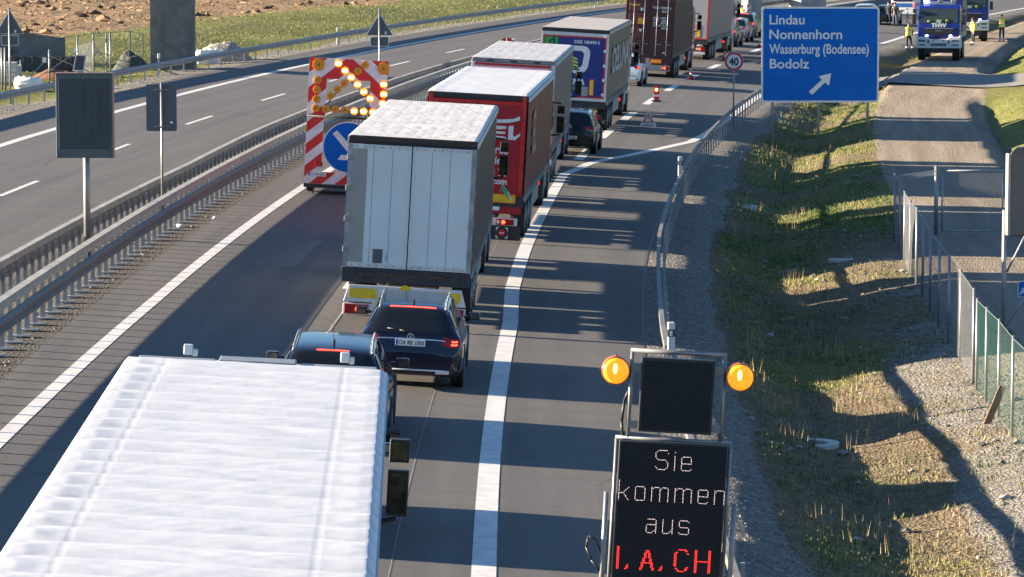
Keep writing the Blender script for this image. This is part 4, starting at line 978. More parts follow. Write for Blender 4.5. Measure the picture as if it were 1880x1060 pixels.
def tri(px, z, top, y0, y1, hw, p0, p1, pw, label, rad=.04):
    R, q = mount('warning_sign', label, px, z, top, rad)
    a = q(px, y0); b = q(px-hw, y1); c = q(px+hw, y1)
    m = MB(); m.xz([(b[0], b[1]), (c[0], c[1]), (a[0], a[1])], .075, .02); m.obj('triangle_panel', 'signback', R, bevel=.008)
    m = MB(); n = [(b[0]-.03, b[1]-.02), (c[0]+.03, c[1]-.02), (a[0], a[1]+.05)]; m.xz(n, .085, .01); m.obj('rim', 'rwhite', R)
    b = q(px-pw, p1); c = q(px+pw, p0); m = MB(); m.xz(rrect(b[0], c[0], b[1], c[1], .04), .075, .02); m.obj('lower_panel', 'signback', R)
    m = MB(); m.xz(rrect(b[0]-.025, c[0]+.025, b[1]-.025, c[1]+.025, .05), .085, .01); m.obj('rim', 'rwhite', R)
    m = MB(); a, b = q(px+pw*.75, y1-4); m.rng(a-.05, a+.02, .045, .052, b-.05, b+.06); m.obj('sticker', 'rwhite', R)
tri(697, 150, 14, 24, 63, 24, 67, 83, 16, 'grey back of a triangular warning sign above the arrow trailer')
tri(19, 155, 14, 18, 60, 25, 64, 81, 15, 'grey back of a triangular warning sign at the left edge by the yard', .045)
R, q = mount('round_sign', 'red topped round sign just showing behind the lorry roof', 931, 194, 67, .04)
m = MB(); a, b = q(931, 80); m.disc((a, .06, b), .37, .02, 28); m.obj('disc', 'red', R)
# big sign back at the right edge
z = 75; x = (1852-940)/F*z; b = GXY(x, z); h = lambda py: hgt(py, z)-b
R = thing('road_sign', 'grey back of a thick sign box cut by the right edge of the frame', 'road sign', (x, z, b))
m = MB(); m.poly([(.03, -.2, h(430)), (.03, -.2, h(280)+.03), (.14, -.2, h(268)), (1.7, .3, h(262)), (1.7, .3, h(440))], (.06, .32, 0)); m.obj('housing', mat('grey sign box', (.10,.10,.10), .5), R, bevel=.02)
m = MB(); m.rng(-.03, .03, -.24, .10, h(430), h(280)); m.obj('edge_trim', mat('pale edge trim', (.40,.35,.32), .5), R, bevel=.01)
m = MB(); m.cyl((-.04, .1, 0), (-.04, .1, h(385)), .045, 12); m.cyl((1.4, .5, 0), (1.4, .5, h(385)), .045, 12); split(m.obj('post', 'galvd', R))
m = MB(); m.tube([(-.04, .1, h(490)), (.02, .1, h(500)), (.6, .3, h(400))], .022, 8); m.tube([(-.04, .1, h(590)), (.02, .1, h(600)), (.8, .35, h(500))], .022, 8); m.obj('strut', 'galvd', R)
m = MB(); m.box((-.04, .1, .03), (.3, .3, .06)); m.obj('base_plate', 'chassis', R)
z = 76; x = (1885-940)/F*z; R = thing('small_sign', 'small blue sign at the right edge below the sign box', 'road sign', (x, z, GXY(x, z))); hh = hgt(530, z)-R.location.z
m = MB(); m.xz(rrect(-.13, .25, hh-.18, hh+.16, .03), 0, .02); m.obj('panel', 'rwhite', R); m = MB(); m.xz(rrect(-.115, .235, hh-.165, hh+.145, .03), -.021, .004); m.obj('blue_face', 'blue', R)
text('A', 'rwhite', R, (-.09, -.027, hh-.12), .2, 1, .003); m = MB(); m.cyl((.1, .04, 0), (.1, .04, hh), .03, 10); m.obj('post', 'galvd', R)

# ---------------- portable message board ----------------
R = onroad('message_board', 'portable LED message board reading Sie kommen aus I, A, CH', 'message board', 2.12, 42.7, .0)
def dotmat():
    m = bpy.data.materials.new('dark LED matrix'); m.use_nodes = True; t = m.node_tree; b = t.nodes['Principled BSDF']
    co = t.nodes.new('ShaderNodeTexCoord').outputs['Object']; sx = t.nodes.new('ShaderNodeSeparateXYZ'); t.links.new(co, sx.inputs[0])
    f = lambda o: mth(t, 'ABSOLUTE', mth(t, 'SUBTRACT', mth(t, 'FRACT', mth(t, 'DIVIDE', o, .016), 0), .5), 0)
    fx = f(sx.outputs[0]); fz = f(sx.outputs[2]); d = mth(t, 'SQRT', mth(t, 'ADD', mth(t, 'MULTIPLY', fx, fx), mth(t, 'MULTIPLY', fz, fz)), 0)
    c = node_mix(t, (.055,.065,.08), (.004,.004,.005), ramp(t, d, .22, .34)); t.links.new(c, b.inputs['Base Color']); b.inputs['Roughness'].default_value = .6; b.inputs['Specular IOR Level'].default_value = .2; return m
DM = dotmat()
TOPZ = 2.33; BOTZ = .55
m = MB(); m.rng(-.635, .635, -.03, .12, BOTZ, TOPZ); bd = m.obj('lower_display', 'black', R, bevel=.01)
m = MB(); m.rng(-.62, .62, -.034, -.031, BOTZ+.02, TOPZ-.02); m.obj('led_matrix', DM, bd)
m = MB(); m.rng(-.43, .43, -.03, .10, 2.45, 3.32); ud = m.obj('upper_display', 'black', R, bevel=.01)
m = MB(); m.rng(-.40, .40, -.034, -.031, 2.48, 3.29); m.obj('led_matrix', DM, ud)
m = MB()
for sg in (-1, 1): m.tube([(sg*.665, .05, BOTZ-.3), (sg*.665, .05, TOPZ+.02)], .022); 
m.tube([(-.68, .05, TOPZ+.03), (.68, .05, TOPZ+.03)], .024)
for sg in (-1, 1): m.tube([(sg*.54, .05, TOPZ+.03), (sg*.54, .05, 3.39)], .024)
m.tube([(-.56, .05, 3.39), (.56, .05, 3.39)], .028)
for sg in (-1, 1):
    for zz in (3.2, 2.52): m.box((sg*.475, .04, zz), (.12, .03, .09))
m.tube([(-.75, .0, .2), (-.75, .0, 1.72)], .03); m.tube([(.75, .0, .2), (.75, .0, 1.66)], .03); m.tube([(-.76, .02, .3), (.76, .02, .3)], .03)
m.obj('tube_frame', 'galv', R)
for sg, z_ in ((-1, 3.15), (1, 3.15)):
    m = MB(); m.cyl((sg*.725, .09, z_), (sg*.725, -.06, z_), .165, 36); o = m.obj('warning_lamp', mat('orange lamp rim', (.45,.10,.02), .4), R, bevel=.01)
    m = MB(); m.cyl((sg*.725, -.06, z_), (sg*.725, -.095, z_), .155, 36, .12); lens = m.obj('lens', 'amberon', o, bevel=.01)
    m = MB(); m.ball((sg*.725-.01, -.085, z_+.03), .05, (.75, .3, 1.9)); m.obj('lit_bulb', mat('lit bulb glow', (1,.7,.2), .3, 0, .02, 5, 0, 40, (1,.6,.15), 1.0), o)
    m = MB()
    for a in (PI/2, PI, 0): m.cyl((sg*.725+.165*math.cos(a), .02, z_+.165*math.sin(a)), (sg*.725+.185*math.cos(a), .02, z_+.185*math.sin(a)), .013, 8)
    split(m.obj('lens_clip', 'black', o))
m = MB(); m.tube([(-.54, .06, 2.95), (-.60, .06, 2.8), (-.62, .06, 2.55), (-.6, .06, 2.38)], .018); m.obj('cable', 'black', R); m = MB(); m.tube([(-.75, 0, .95), (-.85, 0, 1.15), (-.93, 0, 1.18), (-.95, 0, 1.05), (-.88, 0, .9), (-.78, 0, .78)], .014); m.obj('cable', 'black', R)
LET = dict(k=([(0,0,0,14)], [(0,5,3,5)], [(3,5,7,9)], [(3,5,7,0)]), o=([(1,10,6,10),(7,9,7,1),(6,0,1,0),(0,1,0,9)],), m=([(0,0,0,10),(1,9,2,10),(2,10,5,10),(6,9,6,0),(7,9,8,10),(8,10,11,10),(12,9,12,0)],),
 e=([(7,5,0,5),(0,9,0,1),(1,0,6,0),(7,1,7,1),(1,10,6,10),(7,9,7,5)],), n=([(0,0,0,10),(1,9,2,10),(2,10,6,10),(7,9,7,0)],), a=([(1,10,6,10),(7,9,7,0),(6,6,1,6),(0,5,0,1),(1,0,4,0),(5,1,6,2)],),
 u=([(0,10,0,1),(1,0,4,0),(5,1,6,2),(7,10,7,0)],), s=([(7,9,7,9),(6,10,1,10),(0,9,0,6),(1,5,6,5),(7,4,7,1),(6,0,1,0),(0,1,0,1)],), S=([(9,12,9,12),(8,14,2,14),(0,12,0,9),(1,8,1,8),(2,7,7,7),(8,6,8,6),(9,5,9,2),(7,0,2,0),(0,2,0,2),(8,1,8,1),(1,1,1,1),(1,13,1,13)],), i=([(0,0,0,10),(0,13,0,13)],))
RED = dict(I=[(0,0,0,16)], C=[(9,13,9,13),(8,15,6,16),(6,16,3,16),(1,14,0,12),(0,12,0,4),(1,2,3,0),(3,0,6,0),(8,1,9,3)], H=[(0,0,0,16),(10,0,10,16),(1,8,9,8)], A=[(0,0,4,14),(4,14,5,14),(5,14,9,0),(2,5,7,5)])
def raster(segs):
    o = set()
    for x0, y0, x1, y1 in segs:
        n = int(max(abs(x1-x0), abs(y1-y0))); 
        for i in range(n+1): t = i/n if n else 0; o.add((round(x0+(x1-x0)*t), round(y0+(y1-y0)*t)))
    return o
def ledword(word, x0, base, m_, r, gap=4, red=False):
    """x0 in dots from the left edge, base in dots below the panel top"""
    mb = MB(); x = x0
    for ch in word:
        if ch == ' ': x += 5; continue
        if ch == ',': D = {(0,0),(1,1),(2,2),(1,2),(2,1),(1,0),(2,3)}; wdt = 2
        else:
            segs = RED[ch] if red else [q for part in LET[ch] for q in part]; D = raster(segs); wdt = max(p[0] for p in D)
            if red: D |= {(p[0]+1, p[1]) for p in D}; wdt += 1
        for dx, dy in D:
            X = -.64+(x+dx+.5)*.016; Z = TOPZ-(base-dy)*.016
            mb.cyl((X, -.0345, Z), (X, -.039, Z), r, 6)
        x += wdt+1+gap
    return mb.obj('lit_letters', m_, bd)
lw = mat('lit white LED', (1,.9,.85), .4, 0, 0, 5, 0, 40, (1,.74,.68), .62); lr = mat('lit red LED', (1,.1,.08), .4, 0, 0, 5, 0, 40, (1,.03,.02), .6)
ledword('Sie', 27, 19.5, lw, .0031); ledword('kommen', 1.5, 43, lw, .0031, 4); ledword('aus', 23, 66.5, lw, .0031)
ledword('I,', 3, 94, lr, .0054, 4, True); ledword('A,', 20, 94, lr, .0054, 3, True); ledword('C', 45, 94, lr, .0054, 4, True); ledword('H', 60, 94, lr, .0054, 4, True)
m = MB(); m.rng(-.55, .55, -.1, .9, .42, .52); m.obj('trailer_frame', 'galvd', R)
for sg in (-1, 1): wheel('wheel', R, sg*.72, .5, .3, .18, sg)

# ---------------- arrow board trailer ----------------
Zt = 104.5; R = onroad('arrow_board_trailer', 'red and white striped trailer with flashing amber arrow board', 'trailer', -5.05-.75, Zt, .03)
kz = Zt/F; bx = (640-940)*kz; R.location.x = bx-.19; R.location.z = GXY(R.location.x, Zt)
def q(px, py):    # undo the lean so that the panel follows the banked road
    X = (px-940)*kz-R.location.x; Z = CH-(py+165)*kz-R.location.z; c_, s_ = math.cos(ROLL), math.sin(ROLL); return (X*c_-Z*s_, X*s_+Z*c_)
T_ = [q(574,104), q(718,113)]; Bm = [q(562,336), q(706,345)]
xl, xr = -1.13, 1.10; zt_, zb_ = T_[0][1], Bm[0][1]
zm = q(570, 210)[1]
stripe_r = 'red'
def stripes(parent, x0, x1, z0, z1, flip=1, per=.86, phase=0):
    m = MB(); m.xz([(x0,z0),(x1,z0),(x1,z1),(x0,z1)], 0, .03); pn = m.obj('striped_panel', 'rwhite', parent)
    mr = MB()
    k = -8
    while k < 16:
        a = phase+k*per; b = a+per/2; P0 = []
        # band a <= z - flip*x <= b, clipped to the rectangle
        poly = [(x0, z0), (x1, z0), (x1, z1), (x0, z1)]
        for sgn, lim in ((1, a), (-1, -b)):
            out = []
            for i in range(len(poly)):
                p, q_ = poly[i], poly[(i+1) % len(poly)]; fp = sgn*(p[1]-flip*p[0]*.85)-lim; fq = sgn*(q_[1]-flip*q_[0]*.85)-lim
                if fp >= 0: out.append(p)
                if fp*fq < 0: t = fp/(fp-fq); out.append((p[0]+(q_[0]-p[0])*t, p[1]+(q_[1]-p[1])*t))
            poly = out
            if len(poly) < 3: break
        if len(poly) >= 3: mr.xz(poly, -.031, .003)
        k += 1
    mr.obj('red_stripe', 'red', pn); return pn
def qz(py): return q(570, py)[1]
a, b = -.62, .62
stripes(R, xl, a, zm, zt_, 1, .86, .1); stripes(R, b, xr, zm, zt_, -1, .86, .1)
stripes(R, a+.001, -.001, zm+1.05, zt_, 1, .86, .1); stripes(R, .001, b-.001, zm+1.05, zt_, -1, .86, .1)
stripes(R, xl, xl+.48, zb_, zm-.06, 1, .62, .2); stripes(R, xl+.481, xr-.481, zb_, zb_+.34, 1, .62, .2); stripes(R, xr-.48, xr, zb_, zm-.06, 1, .62, .2)
m = MB(); m.tube([(xl+.02, .03, zb_-.1), (xl+.02, .03, zt_)], .03); m.tube([(xr-.02, .03, zb_-.1), (xr-.02, .03, zt_)], .03); m.tube([(xl, .03, zm-.03), (xr, .03, zm-.03)], .03); m.tube([(xl, .03, zb_+.3), (xr, .03, zb_+.3)], .03)
m.tube([(-.62, .02, zm+.28), (.0, .02, zt_-.55)], .016); m.tube([(-.0, .02, zt_-.55), (.85, .02, zm+.25)], .016); m.tube([(xl, .02, zm+.15), (xr, .02, zm+.15)], .016); m.obj('frame', 'chassis', R)
def lamp(px, py, r, lit):
    x, z = q(px, py); m = MB(); m.disc((x, -.034, z), r, .035, 24); o = m.obj('arrow_lamp', 'amberon' if lit else 'amber', R, bevel=.008)
    if lit:
        m = MB(); m.ball((x-.035, -.07, z), .048, (.8, .35, 1)); m.ball((x+.035, -.07, z), .048, (.8, .35, 1)); m.obj('lit_bulb', 'led', o)
    else:
        m = MB(); m.disc((x, -.0695, z), r*.25, .004, 12); m.obj('bulb_boss', mat('dark amber boss', (.30,.10,.01), .3), o)
for c_ in ((585,117.5), (704,124.5)): lamp(c_[0], c_[1], .175, False)
for c_ in ((582.5,146), (581.5,163.5), (580.5,181), (579,198), (597,199.5), (614.5,200), (632,201), (606,175), (619,163), (631.5,152), (657,129.5), (670,118)): lamp(c_[0], c_[1], .112, False)
for c_ in ((621,115.5), (633,128.5), (644.5,141), (656,154), (667.5,167.5), (679,180), (704,154), (704,172), (702,189), (649.5,203), (667,203.5), (684,205)): lamp(c_[0], c_[1], .112, True)
cx, cz = q(638, 270); cr = 47.5*kz
m = MB(); m.disc((cx, -.05, cz), cr, .02, 48); o = m.obj('round_sign_rim', 'rwhite', R); m = MB(); m.disc((cx, -.0705, cz), cr*.955, .004, 48); m.obj('blue_disc', 'blue', o)
m = MB(); d_ = [(-.46,.40),(-.30,.53)]
m.xz([(cx+cr*p, cz+cr*r_) for p, r_ in ((-.62,.50),(-.46,.64),(.30,-.12),(.30,.30),(.50,.30),(.50,-.50),(-.38,-.50),(-.26,-.30),(.10,-.30))], -.075, .003); m.obj('white_arrow', 'rwhite', o)
x, z = q(579, 319.5); m = MB(); m.box((x+.03, -.04, z), (.50, .02, .11)); o = m.obj('number_plate', 'plate', R, bevel=.004); m = MB(); m.box((x-.20, -.052, z), (.045, .004, .10)); m.obj('plate_band', 'eublue', o)
text('TÜ RP 3376', 'platetext', o, (x+.05, -.0515, z-.033), .10, .80, .001, align='CENTER')
x, z = q(584.5, 301); m = MB(); m.box((x, -.05, z), (.2, .05, .13)); o = m.obj('tail_lamp', 'redlamp', R, bevel=.01); m = MB(); m.xz([(x-.06, z-.045), (x+.08, z-.045), (x+.01, z+.05)], -.077, .004); m.obj('triangle_reflector', 'red', o)
m = MB(); m.rng(xl, xr, .0, 1.6, zb_-.12, zb_-.02); m.rng(-.05, .05, 1.6, 3.0, zb_-.1, zb_-.02); m.tube([(xl+.25, .0, zb_-.1), (xl+.28, -.02, -.0)], .02); m.obj('trailer_frame', 'chassis', R)
for sg in (-1, 1): wheel('wheel', R, sg*1.0, .8, .27, .2, sg)

# ---------------- small traffic things ----------------
def cone(s, z, label):
    x, y = XY(s, z); R = thing('traffic_cone', label, 'traffic cone', (x, y, G(s, z, False)+.005), group='cones along the block marking')
    m = MB(); m.box((0, 0, .02), (.36, .36, .04)); m.obj('base', 'red', R, bevel=.01)
    m = MB(); m.cyl((0, 0, .04), (0, 0, .18), .12, 18, .095); m.cyl((0, 0, .30), (0, 0, .39), .075, 18, .055); split(m.obj('red_band', 'red', R))
    m = MB(); m.cyl((0, 0, .18), (0, 0, .30), .0955, 18, .0755); m.cyl((0, 0, .39), (0, 0, .50), .0555, 18, .03); split(m.obj('white_band', 'rwhite', R))
p = P(1269, 146); c0 = ST(p.x, p.y); cone(*c0, 'cone beside the wheels of the maroon container lorry')
p = P(1330, 111); cone(*ST(p.x, p.y), 'cone beside the rear wheels of the farthest lorry')
p = P(1394, 88); cone(*ST(p.x, p.y), 'cone partly hidden behind the left edge of the blue sign')
p = P(1205, 187); s_, z_ = ST(p.x, p.y)
R = onroad('warning_beacon', 'red and white warning beacon with a lit amber lamp standing on the block marking', 'beacon', s_, z_, .0, roll=False); R.location = (p.x, p.y, p.z)
m = MB(); m.box((0, 0, .04), (.42, .24, .07)); m.obj('base', 'black', R, bevel=.01)
m = MB(); m.xz(rrect(-.125, .125, .07, .70, .10), 0, .05); m.obj('panel', 'red', R); m = MB(); m.rng(-.125, .125, -.056, -.051, .22, .32); m.obj('white_stripe', 'rwhite', R)
m = MB(); m.disc((0, -.052, .53), .09, .02, 20); o = m.obj('lamp', 'amberon', R); m = MB(); m.ball((0, -.07, .53), .05, (1, .4, 1)); m.obj('lit_bulb', 'led', o)
p = P(1190, 240); s_, z_ = ST(p.x, p.y); R = onroad('warning_triangle', 'folding triangular warning sign standing on the exit lane', 'warning triangle', s_, z_, 0, roll=False); R.location = (p.x, p.y, p.z); kz2 = z_/F
m = MB(); m.xz([(-.36,.14), (.36,.14), (.0,.78)], 0, .01); m.obj('panel', 'rwhite', R, bevel=.004)
m = MB(); O = [(-.22,.30),(.22,.30),(0,.70)]; I = [(-.13,.345),(.13,.345),(0,.60)]
A1 = [m.b.verts.new((p_[0], -.0125, p_[1])) for p_ in O]; B1 = [m.b.verts.new((p_[0], -.0125, p_[1])) for p_ in I]
for i in range(3): j = (i+1) % 3; m.b.faces.new((A1[i], A1[j], B1[j], B1[i]))
m.obj('red_triangle', 'red', R); m = MB(); m.xz([(-.012,.42),(.012,.42),(.02,.55),(-.02,.55)], -.0125, .002); m.disc((0,-.0125,.385), .017, .002, 10); m.obj('exclamation_mark', 'black', R)
text('UNFALL', 'black', R, (0, -.013, .17), .12, 1.0, .003, align='CENTER')
m = MB(); m.tube([(-.3, -.0, .22), (-.46, -.1, 0)], .012); m.tube([(.3, 0, .22), (.42, -.2, 0)], .012); m.tube([(.05, .02, .3), (.1, .42, 0)], .012); split(m.obj('leg', 'galvd', R))

# ---------------- mesh fences ----------------
def link(m, a, b, h0a, h0b, h, sp=.07, r=.0028, mi=0):
    """diamond mesh between ground points a and b (Vectors)"""
    L = (b-a).length; n = int((L+h)/sp); m.mi = mi
    for d in (1, -1):
        for k in range(n+1):
            x0 = k*sp-h if d > 0 else k*sp; x1 = x0+h*d
            t0, t1 = 0, 1
            for lim, sg in ((0, 1), (L, -1)):
                v0, v1 = sg*(x0-lim), sg*(x1-lim)
                if v0 < 0 and v1 < 0: t0 = 2; break
                if v0 < 0: t0 = max(t0, v0/(v0-v1))
                elif v1 < 0: t1 = min(t1, v0/(v0-v1))
            if t0 >= t1: continue
            pt = lambda t: a.lerp(b, max(0, min(1, (x0+(x1-x0)*t)/L)))+Vector((0, 0, h*t+.03))
            m.cyl(pt(t0), pt(t1), r, 3, caps=False)
def fence_line(name, label, pts, h, post_r, netm, group=None, sp=.07, postm='galv', npost=None, r=.0028, hs=None, inner=2.4):
    R = thing(name, label, 'fence', pts[0]); L0 = Vector(pts[0])
    m = MB()
    for i, (a, b) in enumerate(zip(pts, pts[1:])): link(m, Vector(a)-L0, Vector(b)-L0, 0, 0, h, sp, r)
    m.obj('wire_mesh', netm, R)
    pp = None
    for p_ in pts:
        if pp is None: m = MB(); m.cyl((0,0,-.1), (0,0,h+.08), post_r, 10); o = pp = m.obj('post', postm, R)
        else: o = pp.copy(); COL.objects.link(o); o.parent = R
        o.location = Vector(p_)-L0
    m = MB(); m.tube([Vector(p_)-L0+Vector((0,0,h+.03)) for p_ in pts], .006, 6); m.obj('top_wire', postm, R)
    return R
def gpt(s, z): x, y = XY(s, z); return Vector((x, y, G(s, z)))
fs = lambda z: lerp([(55,8.75),(61,8.66),(68,8.75),(87,9.15),(97,9.3)], z)
wire_grey = mat('galvanised wire', (.17,.18,.19), .6, .1); wire_green = mat('green plastic wire', (.008,.06,.05), .6)
fence_line('mesh_fence', 'grey wire mesh fence between the grass bank and the gravel yard', [gpt(fs(z), z) for z in (97.5, 94.6, 91.8, 89, 86.2, 83.4, 80.5, 77.5, 74.5, 71.4, 68.3)], 1.72, .03, wire_grey, sp=.085, r=.0011)
fence_line('mesh_fence', 'green wire mesh fence at the right edge, nearest part of the fence', [gpt(fs(z), z) for z in (67.6, 65.8, 63.6, 61.4, 59.2, 57, 54.8)], 1.62, .028, wire_green, sp=.08, r=.0015)
# gate
a = P(1718, 432); b = P(1858, 432); bz_ = a.z
R = thing('yard_gate', 'wide wire mesh gate across the gravel service road', 'gate', a); wd = b.x-a.x
m = MB(); m.cyl((0,0,-.1), (0,0,1.85), .055, 12); o = m.obj('post', 'galv', R); m = MB(); m.cyl((wd+.1,0,-.1), (wd+.1,0,1.8), .055, 12); m.obj('post', 'galv', R)
m = MB(); x0 = .16
m.tube([(x0,0,.12),(x0,0,1.72),(wd,0,1.72),(wd,0,.12),(x0,0,.12)], .024); m.tube([(wd-.3,0,.12),(wd-.3,0,1.72)], .018); m.tube([(0,0,1.3),(x0,0,1.3)], .02); m.obj('gate_frame', 'galvd', R)
m = MB(); link(m, Vector((x0,0,.1)), Vector((wd,0,.1)), 0, 0, 1.58, .075, .003); m.obj('wire_mesh', wire_grey, R)
m = MB(); q0 = gpt(fs(97.5), 97.5)-a; m.tube([(0,0,1.70), (q0.x, q0.y, q0.z+1.7)], .008); m.tube([(0,0,1.6), (q0.x, q0.y, q0.z+1.6)], .008)
link(m, Vector((q0.x, q0.y, q0.z+1.58)), Vector((0,0,1.58)), 0, 0, .13, .07, .003); m.obj('barbed_strip', 'galvd', R)
# ditch things
def manhole(px, py, r, label):
    p = P(px, py); R = thing('manhole_ring', label, 'manhole', p, group='concrete shaft rings in the ditch')
    m = MB(); m.ring((0, 0, 0), r*.62, r, .3, 30); o = m.obj('concrete_ring', mat('pale concrete', (.42,.41,.38), .8, 0, .2, 4), R); o.rotation_euler = (-PI/2, 0, 0); o.location = (0, 0, -.30)
    m = MB(); m.cyl((0,0,-.2), (0,0,-.03), r*.61, 24); m.obj('cover', mat('rusty iron cover', (.14,.10,.08), .7, .3), R)
manhole(1440, 611, .52, 'concrete manhole ring between the delineator and the grassy bank'); manhole(1361, 378, .50, 'concrete manhole ring farthest up the ditch'); manhole(1488, 812, .50, 'manhole ring with a rusty cover nearest in the ditch')
p = P(1547, 481); R = thing('drain_slab', 'flat pale concrete slab lying on top of the grassy bank', 'slab', p); m = MB(); m.box((0,0,.03), (.72, .3, .09)); m.obj('slab', mat('pale concrete', (.42,.41,.38)), R, bevel=.01)
p = P(1815, 780); R = thing('wooden_board', 'old board leaning against the green mesh fence', 'board', p); m = MB(); m.box((.1, 0, .33), (.12, .035, .72), ry=.38); m.obj('board', 'wood', R, bevel=.004)
# pier
p = P(316, 128); 
m = MB(); r = 1.22; oc = [(r*math.cos(a_)*1.0, r*.8*math.sin(a_)) for a_ in [PI/8+k*PI/4 for k in range(8)]]
m.poly([(a_, b_, 0) for a_, b_ in oc], (0, 0, 8.5)); o = m.obj('bridge_pier', 'concrete', bevel=.05); o.location = (p.x, p.y+.6, p.z-.5); tag(o, 'thick concrete bridge pier beyond the opposite carriageway', 'bridge pier', 'bridge piers')
m = MB(); m.poly([(a_*1.2, b_*1.6, 0) for a_, b_ in oc], (0, 0, 11)); o = m.obj('bridge_pier', 'concrete', bevel=.05); o.location = (p.x-13, p.y+1.7, p.z-.5); tag(o, 'unseen thick pier added left of the frame to shade the first', 'bridge pier', 'bridge piers')  # added out of view so that its shadow covers the first pier
for px, wd_, z_, lb in ((1379, .62, 262, 'slim concrete pier beside the waiting cars at the top edge'), (1481, 1.3, 300, 'concrete pier just showing above the blue sign')):
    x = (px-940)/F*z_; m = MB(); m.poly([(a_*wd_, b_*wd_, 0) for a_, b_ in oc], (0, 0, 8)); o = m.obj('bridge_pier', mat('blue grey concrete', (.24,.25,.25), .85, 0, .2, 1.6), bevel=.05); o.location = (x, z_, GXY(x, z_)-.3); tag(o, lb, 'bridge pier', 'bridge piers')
m = MB(); m.xz(rrect(-.14, .14, .1, 1.1, .04), 0, .04); x = (1374-940)/F*252; R = thing('chevron_post', 'white panel with red stripes standing behind the row of cars', 'beacon', (x, 252, GXY(x, 252)+.75)); m.obj('panel', 'rwhite', R)
m = MB()
for k in range(3): m.xz([(-.11, .2+k*.3), (.11, .36+k*.3), (.11, .5+k*.3), (-.11, .34+k*.3)], -.041, .004)
m.obj('red_stripe', 'red', R); m = MB(); m.cyl((0, .03, -.75), (0, .03, .2), .03, 8); m.obj('post', 'galvd', R)
